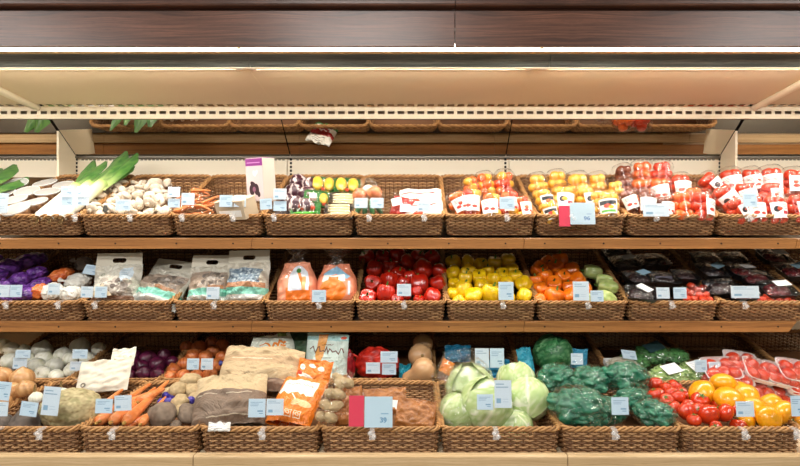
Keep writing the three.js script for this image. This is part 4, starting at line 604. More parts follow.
// row 1: mushroom pack, carrot packs, cartons
{ const p = on(1, 111, 217, .0, .05), o = thing('mushroom_pack', 'small clear mushroom pack with dark label on the mushrooms', 'pack'); part('film', bagGeo(.085, .06, .05, { seed: 3, wr: .003 }), M.film, o); part('label', moved(box(.06, .032, .002), 0, .03, .028), mat({ color: 0x3a3a34, roughness: .5 }), o); stand(o, p, -.3, .1, -.1); }
for (const [x, y, w, roll] of [[186, 215, 24, .1], [205, 216, 24, -.1], [196, 206, 26, .25], [214, 207, 22, .1], [200, 198, 22, -.2], [182, 207, 20, .3]]) {
  const p = on(1, x, y, .0, .04), o = thing('carrot_pack', 'clear pack of small carrots left of the beige carton', 'pack', 'small carrot packs'), k = w * mpp(p); stand(o, p, .25, rr(-.3, .3), roll); part('film', bagGeo(k, .05, .05, { seed: x, wr: .004 }), M.film, o);
  for (let i = 0; i < 4; i++) { const a = o.localToWorld(V(-k * .42, .012 + .008 * i, (i % 2) * .012)), b = o.localToWorld(V(k * .40, .014 + .008 * i, (i % 2) * .012 - .004)); carrot(a, b, .009, 'small peeled carrot inside a clear pack by the beige carton', 'small packed carrots'); }
}
{ const p = on(1, 239, 217, .0, .05), o = thing('carton', 'small beige cardboard carton lying in front of the purple carton', 'carton'); part('body', moved(box(.155, .085, .10, .003), 0, .0425, 0), mat({ color: 0xc9b79c, roughness: .75 }), o); part('lid_flap', moved(box(.157, .003, .103, .001), 0, .087, 0), mat({ color: 0xd8c8ae, roughness: .75 }), o); part('label', moved(box(.12, .03, .002), 0, .03, .0505), M.white, o); stand(o, p, .35, -.35, .02); }
{ const p = on(1, 262, 201, .03), o = thing('carton', 'tall white carton with purple top and dark plum picture', 'carton'); const b = part('body', moved(box(.115, .20, .075, .002), 0, .10, 0), mat({ color: 0xd7cbbf, roughness: .55 }), o); part('printed_front', moved(new THREE.PlaneGeometry(.112, .196), 0, .10, .0382), PM.carton, o); part('purple_top', moved(box(.113, .002, .073, .0005), 0, .2005, 0), mat({ color: 0x8a2d86, roughness: .4 }), o); stand(o, p, .1, -.55, -.03); }
// row 1: radicchio
const radGeo = variants(2, i => paint(blob(9, v => { const k = 1 + .08 * fbm(v.x * 3 + i * 7, v.y * 3, v.z * 3, 3); return V(v.x * k, v.y * k * 1.15, v.z * k); }), v => { const th = Math.atan2(v.z, v.x), s = Math.sin(th * 5 + v.y * 2 + 3 * nz(v.x * 3, v.y * 2 + i, v.z * 3)); return mixc(lin(0x3d0f22), lin(0xe6d5d3), smooth(.55, .85, s)); }));
for (const [x, y, r] of [[296, 206, 9], [307, 207, 8], [294, 194, 9.5], [306, 196, 9], [299, 184, 9], [311, 186, 8], [287, 200, 7]]) { const p = on(1, x, y, .02), o = solo('radicchio', radGeo[Math.floor(rng() * 2)], M.vc, 'dark red and white streaked radicchio head', 'radicchio', 'radicchio heads'); place(o, p, r * mpp(p), rr(-.6, .6), rr(0, 6), rr(-.6, .6)); }
{ const p = on(1, 287, 218, .0, .05), o = thing('salad_pack', 'crumpled clear pack below the radicchio price card', 'pack'); part('film', bagGeo(.13, .05, .05, { seed: 8, wr: .008 }), M.film, o); part('leaves', bagGeo(.11, .035, .035, { seed: 5, wr: .01 }), mat({ color: 0x5a4a4a, roughness: .6 }), o); stand(o, p, .1, 0, 0); }
{ const p = pt(316, 180, 2.93), o = thing('salad_bag', 'white and green salad bag with red label behind the radicchio', 'bag'); part('bag', bagGeo(.15, .16, .06, { seed: 14, wr: .01 }), PM.redWhite, o); stand(o, p.add(V(0, -.09, 0)), -.7, .2, .15); }
// trays of vegetables under film
function trayThing(name, label, cat, group, w, d, h, m) { const o = thing(name, label, cat, group); part('tray', loops([[.001, .001, .003], [w * .84, d * .84, .003], [w * .86, d * .86, 0], [w, d, h], [w * 1.04, d * 1.04, h], [w * 1.04, d * 1.04, h - .002], [w * .98, d * .98, h - .002], [w * .82, d * .82, .004], [.001, .001, .004]], .25), m, o); return o; }
const ovalGeo = paint(blob(4, v => V(v.x * .62, v.y * .5, v.z)), v => mixc(lin(0xeebb2c), lin(0xf7d05a), .5 + nz(v.x * 3, v.y * 3, v.z * 3))), greenTray = mat({ color: 0x2f7c36, roughness: .5 }), blackTray = phys({ color: 0x101012, roughness: .35, clearcoat: .5 });
function filmTop(o, w, d, h, dome = .02) { return part('film', grid(12, 12, (u, v) => V((u - .5) * w, h + dome * (1 - (2 * u - 1) ** 4) * (1 - (2 * v - 1) ** 4) + .002 * nz(u * 9, v * 9, w * 99), (.5 - v) * d)), M.film, o, 'clear film'); }
for (const [x, y, kind, lab, roll] of [[323, 187, 'oval2', 'green tray of two large yellow halves behind the radicchio', -.2], [347, 188, 'oval2', 'green tray of two small yellow halves at the back right corner', -.1], [318, 201, 'mix', 'green tray with one white and one yellow piece', -.25], [343, 203, 'sticks', 'tray of pale baby corn sticks below the yellow halves', -.06], [339, 214, 'sticks', 'tray of pale baby corn sticks at the front rim', -.05], [306, 212, 'peas', 'green tray of tomatoes and peas at the front rim', .02]]) {
  const p = on(1, x, y, .012, .05), w = .13, d = .10, o = trayThing('vegetable_tray', lab, 'tray', undefined, w, d, .02, kind === 'sticks' ? blackTray : greenTray); stand(o, p, .85, .1, roll * .6);
  const G = 'pieces in the film trays';
  if (kind === 'oval2') for (const s of [-1, 1]) put(solo('yellow_pepper_half', ovalGeo, M.vcWaxy, 'yellow pepper half under film in a green tray', 'pepper', G), o, s * .030, .024, 0, .046, 0, 0, 0);
  if (kind === 'mix') { put(solo('yellow_pepper_half', ovalGeo, M.vcWaxy, 'yellow pepper half beside a white piece', 'pepper'), o, .026, .02, 0, .034, 0, .1, 0); put(solo('white_radish_piece', box(1, 1, 1, .2, 2), M.white, 'white radish piece beside a yellow pepper half', 'radish'), o, -.026, .02, 0, .036, 0, 0, 0); }
  if (kind === 'sticks') for (let i = 0; i < 5; i++) put(solo('baby_corn', paint(lathe([[0, -1], [.5, -.95], [.62, 0], [.45, .7], [0, 1.1]], 8), () => lin(0xefe0b0)), M.vc, 'pale baby corn stick under film in a black tray', 'corn', 'baby corn in trays'), o, 0, .018, -.036 + i * .018, .05, 0, 0, 1.57).scale.multiply(V(.28, 1, .28));
  if (kind === 'peas') { for (let i = 0; i < 4; i++) put(solo('small_tomato', smallTomato.red[i % 2], M.vcWaxy, 'small red tomato in the green pea tray', 'tomato', 'tomatoes in the pea tray'), o, -.03 + i * .02, .022, -.016 + (i % 2) * .012, .014); for (let i = 0; i < 3; i++) put(solo('pea_pod', blob(3, v => V(v.x, v.y * .18, v.z * .2)), mat({ color: 0x4fae35, roughness: .45 }), 'bright green pea pod along the front of its tray', 'pea pod', 'pea pods'), o, -.02 + i * .02, .018, .024, .034, 0, .1 * i, 0); }
  if (kind === 'oval2' || kind === 'mix') for (let i = 0; i < 3; i++) put(solo('small_tomato', smallTomato.red[i % 2], M.vcWaxy, 'small red tomato tucked in a green pepper tray', 'tomato', 'tomatoes in the pepper trays'), o, -.03 + i * .03, .016, .034, .011);
  filmTop(o, w, d, .022, .022);
}
// row 1: clear vegetable bag, chilli bag, white packets
{
  const p = on(1, 369, 218, .0, .05), o = thing('vegetable_bag', 'knotted clear bag of mixed vegetables left of the chilli bag', 'bag'); stand(o, p, -.15, 0, .05); part('film', bagGeo(.155, .19, .11, { seed: 6, wr: .014, narrow: .6, top: .1 }), M.film, o);
  for (const [x, y, z, r, c] of [[-.04, .11, 0, .034, 'orange'], [.03, .115, .0, .036, 'orange'], [0, .135, -.02, .03, 'white']]) put(onion(c, V(0, 0, 0), 1, c === 'white' ? 'white onion at the top of the clear vegetable bag' : 'orange onion inside the clear vegetable bag', c === 'white' ? undefined : 'orange onions in the clear bag'), o, x, y, z, r);
  for (let i = 0; i < 4; i++) put(solo('cucumber', blob(4, v => V(v.x * .3, v.y, v.z * .3)), mat({ color: i % 2 ? 0x1d5a38 : 0x2f6f3c, roughness: .35 }), 'small dark green cucumber low in the clear vegetable bag', 'cucumber', 'cucumbers in the clear bag'), o, -.045 + i * .03, .045, .01, .042, 0, 0, .3 * (i - 1.5));
}
{
  const p = on(1, 399, 218, .0, .05), o = thing('chilli_bag', 'clear bag of red chillies with two white stickers', 'bag'); stand(o, p, -.2, -.1, -.25); part('film', bagGeo(.115, .12, .06, { seed: 16, wr: .006, top: .3 }), M.film, o);
  part('contents', bagGeo(.10, .10, .045, { seed: 12, wr: .004, lumps: .012, top: .3 }), phys({ color: 0xc22a20, roughness: .35, clearcoat: .5 }), o, 'red chillies');
  for (const [x, y, r] of [[-.024, .065, .5], [.022, .045, .2]]) { const s = part('sticker', new THREE.BoxGeometry(.048, .036, .001), PM.sticker, o); s.position.set(x, y, .036); s.rotation.z = r; }
}
for (const [x, y, w, h, yaw, lab, off] of [[421, 205, 42, .085, 0, 'large white packet with red chilli picture at the back', .02], [424, 217, 40, .085, .05, 'smaller white packet with red chilli picture at the front', .01]]) { const p = on(1, x, y, off, .03), o = thing('white_packet', lab, 'packet'); part('packet', bagGeo(w * mpp(p), h, .03, { seed: x, wr: .002, top: .5 }), PM.whitePack, o); stand(o, p, -.5, yaw, .03); }

// cups of small tomatoes
const cupBody = lathe([[0, 0], [.034, 0], [.037, .004], [.046, .088], [.049, .089], [.049, .093], [.047, .094]], 26), cupDome = lathe([[.048, .092], [.046, .102], [.036, .116], [.018, .123], [0, .124]], 26);
const cupLabelGeo = grid(14, 4, (u, v) => { const a = -(u - .5) * 1.7 + Math.PI / 2, y = .016 + v * .058, r = .0375 + (y / .088) * .0095; return V(Math.cos(a) * r, y, Math.sin(a) * r); });
function cup(row, x, y, s, colour, label, group, what, lab, roll = 0, lean = -.32, off = .03) {
  s *= 1.22;
  const p = on(row, x, y, off, .05), o = thing('tomato_cup', label, 'cup', group), k = s * mpp(p) / .098; part('cup', cupBody, M.clear, o); part('dome_lid', cupDome, M.clear, o); if (what) { const l = part('label', cupLabelGeo, PM[what], o); l.rotation.y = rr(-.5, .5); }
  stand(o, p, lean, rr(-.3, .3), roll); o.scale.setScalar(k); o.updateMatrixWorld(true); o.position.sub(V(0, .06 * k, 0).applyQuaternion(o.quaternion)); o.updateMatrixWorld(true);
  const cols = Array.isArray(colour) ? colour : [colour];
  for (const [tx, ty, tz] of [[-.017, .022, .010], [.016, .023, .012], [0, .052, .022], [-.021, .060, -.004], [.021, .062, -.004], [-.012, .090, .012], [.015, .092, .008], [.0, .088, -.02]]) { const c = cols[Math.floor(rng() * cols.length)]; put(solo('small_tomato', smallTomato[c][Math.floor(rng() * 2)], M.vcWaxy, 'small ' + c + ' tomato inside ' + lab, 'tomato', c + ' tomatoes in ' + lab), o, tx + rr(-.003, .003), ty, tz, rr(.0195, .0225)); }
}
for (const [x, y, s, roll, w] of [[459, 204, 19, .35, 'cupLabel'], [470, 203, 22, -.05, 'cupLabel'], [485, 185, 18, .1, 0], [504, 184, 19, -.05, 0], [491, 206, 20, .0, 'cupLabel'], [509, 204, 20, .05, 'cupLabel'], [522, 208, 18, .1, 'cupLabel'], [471, 188, 17, .2, 0]]) cup(1, x, y, s, ['orange', 'red', 'yellow'], (roll > .3 ? 'tipped' : 'upright') + ' clear cup of mixed red, orange and yellow tomatoes ' + (w ? 'with white label' : 'without label, at the back'), 'mixed tomato cups', w, 'a mixed colour cup', roll);
for (const [x, y, s, roll, w] of [[538, 187, 19, .1, 0], [557, 184, 19, 0, 0], [578, 189, 23, .05, 0], [598, 187, 20, .1, 0], [544, 201, 18, .1, 'cupLabelColour'], [563, 200, 21, .0, 'cupLabelDark'], [549, 213, 17, .2, 'cupLabelColour'], [585, 200, 20, .05, 'cupLabelDark'], [608, 206, 21, -.05, 'cupLabelColour'], [597, 203, 18, .1, 0], [616, 192, 17, .1, 0]]) cup(1, x, y, s, 'yellow', 'clear cup of yellow tomatoes ' + (w === 'cupLabelColour' ? 'with a dark and green striped label' : w ? 'with a white label and dark emblem' : 'without a label'), 'yellow tomato cups', w, 'a yellow tomato cup', roll);
for (const [x, y, s, roll, w, c] of [[624, 178, 19, .15, 0, 'brown'], [642, 175, 20, 0, 0, 'orange'], [661, 175, 20, 0, 0, 'red'], [624, 190, 18, .1, 0, 'brown'], [641, 192, 20, 0, 0, ['brown', 'orange']], [660, 192, 21, .1, 'cupLabel', 'orange'], [680, 188, 20, 0, 'cupLabel', 'red'], [646, 204, 19, -.1, 'cupLabel', 'brown'], [628, 202, 18, .3, 'cupLabel', 'brown'], [664, 208, 18, .0, 'cupLabel', 'brown'], [680, 206, 22, 0, 0, 'orange'], [701, 207, 23, -.2, 'cupLabel', 'red'], [693, 199, 18, 0, 0, 'orange']]) cup(1, x, y, s, c, 'domed cup of ' + (Array.isArray(c) ? 'brown and orange' : c) + ' tomatoes, ' + (w ? 'white label' : 'no label') + ', in the orange and brown cup basket', 'orange and brown tomato cups', w, 'a cup of the orange and brown cup basket', roll);
for (const [x, y, s, roll, w] of [[711, 186, 20, .7, 'cupLabelDark'], [731, 183, 21, .15, 'cupLabel'], [751, 182, 20, .05, 'cupLabel'], [771, 182, 22, 0, 'cupLabel'], [793, 184, 22, -.1, 'cupLabel'], [726, 199, 22, .6, 'cupLabelDark'], [746, 196, 20, .2, 'cupLabel'], [770, 196, 21, 0, 'cupLabel'], [736, 211, 20, .4, 'cupLabelDark'], [753, 210, 21, .05, 'cupLabel'], [773, 210, 22, 0, 'cupLabelDark'], [797, 209, 22, -.05, 'cupLabel']]) cup(1, x, y, s, 'red', (roll > .35 ? 'tipped ' : 'upright ') + 'clear cup of red cherry tomatoes with ' + (w === 'cupLabelDark' ? 'dark emblem on its label' : 'small red fruit on its label'), 'red cherry tomato cups', w, 'a red cherry tomato cup', roll);

// row 2: net bags
function netBag(row, x, y, wpx, hpx, c0, c1, label, group, roll = 0, off = .02, name = 'net_bag') {
  const p = on(row, x, y, off, .04), o = thing(name, label, 'net bag', group), k = mpp(p), s = rr(0, 50), A = lin(c0), B = lin(c1);
  part('net', paint(blob(13, v => { const b = Math.abs(nz(v.x * 2.2 + s, v.y * 2.2, v.z * 2.2)), f = fbm(v.x * 7 + s, v.y * 7, v.z * 7, 2); const m = .9 + .24 * b + .015 * f; return V(v.x * m * wpx * k / 2, v.y * m * hpx * k / 2, v.z * m * wpx * k * .42); }), v => mixc(A, B, .5 + 1.1 * nz(v.x * 42 + s, v.y * 42, v.z * 42))), M.vc, o);
  part('neck', tube([V(-wpx * k * .40, hpx * k * .15, 0), V(-wpx * k * .52, hpx * k * .26, .004), V(-wpx * k * .64, hpx * k * .3, 0)], t => .010 - .006 * Math.sin(t * 3.1) + .004 * t, 8, 7), mat({ color: c1, roughness: .5 }), o);
  o.position.copy(p); o.rotation.set(.2, rr(-.2, .2), roll); return o;
}
for (const [x, y, w, h, r] of [[19, 281, 24, 17, .3], [40, 285, 24, 15, .35], [4, 287, 24, 15, .2], [28, 294, 24, 13, .2], [12, 297, 20, 12, 0], [36, 274, 24, 14, .4]]) netBag(2, x, y, w, h, 0x45206a, 0x8446b0, 'bright purple net bag beside the orange net bags', 'purple net bags', r);
for (const [x, y, w, h] of [[8, 268, 32, 18], [30, 261, 34, 16], [-6, 276, 28, 16], [-10, 262, 26, 16]]) netBag(2, x, y, w, h, 0x45206a, 0x8446b0, 'purple net bag heaped deepest, under the shelf above', 'deepest purple net bags', .2);
for (const [x, y, w, h, r, l] of [[40, 292, 22, 16, .5, 'orange net bag in front, between purple and white bags'], [60, 277, 28, 16, .45, 'orange net bag under the lying price card']]) netBag(2, x, y, w, h, 0xc2521d, 0xf08a47, l, 'orange net bags', r);
for (const [x, y, w, h, l] of [[53, 292, 24, 19, 'white net bag right behind the price card'], [71, 294, 22, 17, 'white net bag at the front rim'], [78, 282, 26, 18, 'white net bag beside the upright carrier bag']]) netBag(2, x, y, w, h, 0xd6d3ca, 0xf4f2ea, l, 'white net bags', .2);
netBag(2, 84, 264, 18, 15, 0x6f655a, 0x8f8477, 'grey net bag with pale neck behind the white net bags', undefined, .1, .04);
// row 2: carrier bags with a punched handle
function carrier(x, y, wpx, h, m, label, lean, yaw, roll, seed, head = .38) {
  const p = on(2, x, y, .0, .07), o = thing('carrier_bag', label, 'bag'), w = wpx * mpp(p);
  part('body', bagGeo(w, h * (1 - head * .6), .15, { seed, wr: .015, top: .05, nu: 36, nv: 36, waist: .04 }), PM[m], o);
  const s = new THREE.Shape(), y0 = h * (1 - head * .62), hw = w / 2 * .97; s.moveTo(-hw, y0); s.lineTo(hw, y0); s.lineTo(hw * .98, h); s.lineTo(-hw * .98, h); s.closePath();
  const q = new THREE.Path(), a = w * .15, yc = h - .035; q.absarc(-a + .012, yc, .011, Math.PI / 2, Math.PI * 1.5, false); q.absarc(a - .012, yc, .011, -Math.PI / 2, Math.PI / 2, false); q.closePath(); s.holes.push(q);
  const g = new THREE.ExtrudeGeometry(s, { depth: .0025, bevelEnabled: false, curveSegments: 8 }); part('handle_panel', g, mat({ color: 0xd2ccba, roughness: .6 }), o, 'beige panel with a punched handle slot');
  stand(o, p, lean, yaw, roll); return o;
}
carrier(116, 307, 47, .255, 'carrierA', 'upright carrier bag with blue sticker and punched handle', -.2, .05, .02, 3);
carrier(152, 309, 54, .27, 'carrierB', 'slumped carrier bag with mint band and folded handle panel', -.62, -.2, -.12, 9);
carrier(208, 306, 42, .245, 'carrierB', 'carrier bag with mint band behind the price card', -.3, .05, .0, 14);
carrier(247, 305, 44, .26, 'carrierC', 'carrier bag with blue-grey speckled window and mint band', -.22, -.05, .03, 21);
{ const p = on(2, 103, 296, .03), o = thing('paper_tag', 'triangular beige paper tag with green emblem before the carrier bag', 'tag'); const s = new THREE.Shape(); s.moveTo(-.05, 0); s.lineTo(.05, 0); s.lineTo(.005, .06); s.closePath(); part('paper', new THREE.ExtrudeGeometry(s, { depth: .0012, bevelEnabled: false }), mat({ color: 0xdac9ab, roughness: .7 }), o); const e = new THREE.TorusGeometry(.007, .0018, 6, 16); part('emblem', moved(e, 0, .026, .0016), mat({ color: 0x4f8a4a, roughness: .6 }), o); stand(o, p.add(V(0, -.0, .02)), -.3, 0, .1); }
// row 2: carrot bags
for (const [x, y, w, h, m, seed, lab] of [[297, 306, 40, .255, 'carrotA', 4, 'carrot bag with white arch and carrot picture'], [337, 305, 40, .235, 'carrotB', 11, 'carrot bag with blue top and big orange print']]) {
  const p = on(2, x, y, .005, .07), o = thing('carrot_bag', lab, 'bag'), k = w * mpp(p); part('bag', bagGeo(k, h * .8, .11, { seed, wr: .006, narrow: .35, top: .25, lumps: .008 }), PM[m], o);
  part('gathered_top', grid(16, 8, (u, v) => { const a = -u * Math.PI * 2, r = (v < .45 ? .032 - .05 * v : .0095 + (v - .45) * .07) * (1 + .25 * Math.sin(a * 5 + v * 3)); return V(Math.cos(a) * r * 1.5, h * .76 + v * .085, Math.sin(a) * r); }, true), M.film, o, 'clear gathered neck');
  part('clear_shoulder', bagGeo(k * .9, h * .98, .075, { seed: seed + 2, wr: .01, narrow: .75, top: .2 }), M.film, o); stand(o, p, -.18, 0, .03);
}
// row 2: dark punnets and tomato bag
const berryHeap = variants(3, i => paint(blob(12, v => { const b = .86 + .22 * Math.abs(nz(v.x * 6 + i * 3, v.y * 6, v.z * 6)); return V(v.x * .055 * b, .012 + Math.max(-.3, v.y) * .026 * b, v.z * .042 * b); }), v => mixc(lin([0x1a1216, 0x3a0f16, 0x140f12][i]), lin([0x4a3436, 0x7e2228, 0x3a2c2c][i]), .45 + 1.2 * nz(v.x * 90, v.y * 90, v.z * 90))));
function punnet(x, y, wpx, i, label, group, sticker, roll = 0, row = 2) {
  const p = on(row, x, y, .0, .05), w = .125, d = .10, o = trayThing('berry_punnet', label, 'punnet', group, w, d, .03, blackTray); part('berries', berryHeap[i], M.vcWaxy, o); filmTop(o, w, d, .031, .018);
  if (sticker) { const s = part('sticker', new THREE.BoxGeometry(.06, .001, .035), sticker === 2 ? mat({ color: 0x9cc3d8, roughness: .4 }) : PM.sticker, o); s.position.set(.01, .052, .0); s.rotation.y = roll; }
  stand(o, p, .45 + rr(-.08, .08), roll * .3, rr(-.1, .1)); o.scale.setScalar(wpx * mpp(p) / w); return o;
}
for (const [x, y, w, i, st, r, l] of [[638, 283, 30, 0, 2, .5, 'dark berry punnet with a pale blue sticker'], [640, 298, 30, 0, 1, -.8, 'dark berry punnet at the front rim with slanted white sticker'], [624, 267, 28, 2, 1, .2, 'black punnet at the left back with grey sticker'], [652, 266, 30, 2, 0, 0, 'black punnet of glinting berries in the middle'], [662, 283, 28, 2, 0, 0, 'black punnet under the grey card'], [684, 280, 26, 0, 0, .2, 'dark punnet near the tomato bag'], [615, 256, 26, 2, 0, 0, 'black punnet deep at the back']]) punnet(x, y, w, i, l, 'dark berry punnets', st, r);
for (const [x, y, w, i, st, r, l] of [[711, 276, 30, 2, 2, .5, 'black punnet with a blue sticker beside the red ones'], [720, 292, 30, 0, 0, 0, 'dark punnet at the left front of the red punnets'], [741, 277, 30, 1, 1, .3, 'dark red punnet with grey sticker at the back'], [755, 283, 30, 1, 0, 0, 'dark red punnet behind the wide price card'], [775, 294, 32, 1, 1, .1, 'dark red punnet with long white sticker at the front'], [740, 298, 26, 1, 0, 0, 'dark red punnet under the wide price card'], [730, 264, 28, 2, 0, 0, 'black punnet far back above the red ones'], [772, 262, 30, 1, 1, .1, 'dark red punnet with grey sticker past the basket wall'], [793, 276, 30, 1, 2, .3, 'dark red punnet at the shelf end'], [705, 263, 26, 2, 0, 0, 'black punnet in the back corner']]) punnet(x, y, w, i, l, 'dark red punnets', st, r);
for (const [x, y] of [[691, 286], [697, 290], [703, 288], [690, 293], [699, 295], [706, 295], [694, 299], [703, 300], [709, 300], [687, 299], [685, 291], [762, 300], [770, 302], [778, 301], [786, 300], [768, 297], [756, 303], [792, 303]]) { const p = on(2, x, y, .005, .03); put(solo('small_tomato', smallTomato.red[x % 2], M.vcWaxy, x < 720 ? 'small red tomato loose beside the dark berry punnets' : 'small red tomato before the dark red punnets', 'tomato', x < 720 ? 'tomatoes beside the berry punnets' : 'tomatoes before the red punnets'), scene, p.x, p.y, p.z, (x < 720 ? 4 : 4.6) * mpp(p)); }
for (const [x, y, w, l] of [[698, 302, 28, 'clear film bag over the tomatoes beside berry punnets'], [773, 305, 40, 'clear film bag over the tomatoes before red punnets']]) { const p = on(2, x, y, -.005, .04), o = solo('tomato_film', bagGeo(w * mpp(p), .075, .09, { seed: x, wr: .008, top: .4 }), M.film, l, 'bag'); stand(o, p, -.5, 0, 0); }
{ const p = on(2, 664, 282, .02), o = thing('card_holder', 'grey clear card holder standing behind two price cards', 'card holder'); part('plate', box(.08, .058, .002, .001), phys({ color: 0x9a96a8, transmission: .6, roughness: .15, thickness: 0 }), o); part('slip', moved(box(.045, .018, .001, .0002), .008, -.012, .002), M.white, o); stand(o, p, -.1, 0, 0); }

// row 3
{ const p = pt(101, 392, 2.26), o = thing('paper_bag', 'white paper bag with metal eyelet lying before the purple onions', 'bag'); part('body', bagGeo(.215, .135, .035, { seed: 31, wr: .006, top: .5 }), mat({ color: 0xdfd8c6, roughness: .75 }), o); part('flap', moved(bagGeo(.10, .08, .008, { seed: 33, wr: .004, top: .6 }), .06, .11, -.01), mat({ color: 0xe8e2d0, roughness: .75 }), o); part('eyelet', moved(new THREE.TorusGeometry(.008, .0022, 8, 16), -.07, .03, .02), M.steel, o); stand(o, p, -.55, .05, .08); }
{ const p = on(3, 168, 401, .02); for (const [x, y] of [[168, 402], [172, 396], [190, 401]]) { const q = on(4, x, y, .0); const o = netBag(4, x, y, 11, 9, 0x2a1f7a, 0x5a4fc0, 'small violet-blue net bag tucked between the potatoes', 'violet-blue net bags', .3, .015); } netBag(3, 238, 362, 26, 16, 0x2a2a66, 0x4a56a8, 'blue net bag behind the kraft potato bags', undefined, .3, .02); netBag(3, 247, 354, 24, 12, 0x2d2036, 0x4b3a5c, 'dusky net bag behind the blue net bag', undefined, .2, .02); }
function softBag(row, x, y, wpx, h, t, m, label, lean, yaw, roll, o2 = {}, off = 0, name = 'printed_bag') { const p = on(row, x, y, off, row === 4 ? .06 : .045), o = thing(name, label, 'bag'); part('bag', bagGeo(wpx * mpp(p), h, t, { seed: x, wr: .007, nu: 30, nv: 30, ...o2 }), typeof m === 'string' ? PM[m] : m, o); stand(o, p, lean, yaw, roll); return o; }
softBag(3, 273, 366, 44, .15, .08, 'whiteOrange', 'pale bag with orange scribble print behind the kraft bags', -.5, .1, .12, { narrow: .15 }, .05);
softBag(3, 298, 358, 34, .15, .06, mat({ color: 0x4d6a4c, roughness: .5 }), 'dull green bag behind the mint bag', -.3, 0, .0, { narrow: .3 }, .03);
{ const o = softBag(3, 325, 381, 42, .215, .07, 'mint', 'mint bag with orange stripe and brown script', -.12, -.05, -.05, { top: .08, wr: .005 }, .0); part('top_seal', moved(box(41 * 2.4 / 533, .012, .002, .0005), 0, .213, 0), mat({ color: 0xb7dcd8, roughness: .4 }), o); }
netBag(3, 348, 366, 16, 34, 0x8c1420, 0xc42a32, 'dark red net bag wedged beside the mint bag', undefined, 0, .02);
softBag(3, 302, 381, 30, .075, .05, M.white, 'plain white packet between the printed bags', -.3, 0, .1, {}, .02);
{ const o = netBag(3, 377, 364, 46, 36, 0xa81410, 0xe83a28, 'large red net bag behind three price cards', undefined, .05, .02); o.scale.z = .7; }
softBag(3, 405, 380, 12, .07, .04, mat({ color: 0x1791a8, roughness: .4 }), 'small teal packet between red net and squash', -.2, 0, 0, {}, .0);
{ const p = on(3, 445, 381, .01), o = thing('carton', 'orange and brown carton corner beside the squash', 'carton'); part('body', moved(box(.075, .085, .05, .002), 0, .0425, 0), mat({ color: 0x6f4a34, roughness: .6 }), o); part('orange_flap', moved(box(.06, .062, .004, .001), -.006, .07, .028), mat({ color: 0xe98a2c, roughness: .5 }), o); stand(o, p, -.1, -.5, -.35); }
softBag(3, 458, 362, 26, .08, .05, mat({ color: 0x1b7ea6, roughness: .35 }), 'blue packet beside the orange carton corner', -.3, 0, 0, { wr: .01 }, .0);
softBag(3, 496, 382, 30, .10, .05, mat({ color: 0x1b7ea6, roughness: .35 }), 'blue packet standing behind the double price card', -.2, .1, 0, {}, .0);
softBag(3, 528, 375, 16, .125, .05, mat({ color: 0x36a3bd, roughness: .35 }), 'bright teal packet left of the savoy cabbage', -.2, .3, .1, {}, .0);
softBag(3, 577, 368, 20, .09, .05, mat({ color: 0x3b93b4, roughness: .35 }), 'teal packet right of the savoy cabbage', -.2, 0, -.1, {}, .0);
// leafy packs with white cards
{
  const leafy = variants(2, i => paint(blob(16, v => { const k = .85 + .3 * Math.abs(fbm(v.x * 4 + i * 7, v.y * 4, v.z * 4, 3)); return V(v.x * .085 * k, v.y * .04 * k, v.z * .065 * k); }), v => mixc(lin(i ? 0x2c5a2c : 0x5d8440), lin(i ? 0x5d9a55 : 0xb4cc86), .5 + fbm(v.x * 60, v.y * 60, v.z * 60, 2))));
  for (const [x, y, r, i, l, c] of [[668, 376, 1.0, 0, 'pack of pale green leaves under a leaning white card', 1], [693, 372, .95, 0, 'pack of pale green leaves at the right rim under a white card', 1], [652, 354, 1.05, 1, 'pack of dark green florets with a dark label at the back', 2], [634, 362, .9, 1, 'pack of dark green leaves in the middle of its basket', 0], [675, 356, .8, 1, 'small dark green leafy pack at the right back', 0]]) {
    const p = on(3, x, y, .02), o = thing('leafy_pack', l, 'pack', 'leafy green packs'); part('leaves', leafy[i], leafMat, o); part('film', blob(6, v => V(v.x * .092, v.y * .046 * (1 + .2 * nz(v.x * 4, v.y * 4, x)), v.z * .072)), phys({ color: 0xffffff, roughness: .1, transmission: 1, thickness: 0 }), o, 'clear film');
    if (c) { const s = part('card', new THREE.BoxGeometry(.085, .0012, .058), c === 2 ? mat({ color: 0x2f4a4c, roughness: .4 }) : PM.sticker, o); s.position.set(0, .05, .012); s.rotation.set(.1, .35, 0); }
    stand(o, p, .4, 0, rr(-.1, .1)); o.scale.setScalar(r);
  }
  const p = on(3, 622, 366, .02), o = thing('mushroom_pack', 'pack of white mushrooms with a tilted pale card', 'pack'); part('tray', moved(box(.15, .03, .10, .006), 0, .0, 0), M.whitePlastic, o); part('mushrooms', paint(blob(12, v => { const b = .85 + .25 * Math.abs(nz(v.x * 5, v.y * 5, v.z * 5)); return V(v.x * .075 * b, .01 + v.y * .03 * b, v.z * .05 * b); }), () => lin(0xe8ddca)), M.vcMatt, o); const s = part('card', new THREE.BoxGeometry(.075, .0012, .045), PM.cardPaper, o); s.position.set(.03, .055, -.01); s.rotation.set(.6, 0, -.25); stand(o, p, .35, 0, 0);
  softBag(3, 610, 345, 40, .08, .06, M.film, 'crumpled empty clear film at the back by the mushrooms', -.3, 0, 0, { wr: .014 }, .03, 'film_sheet');
}
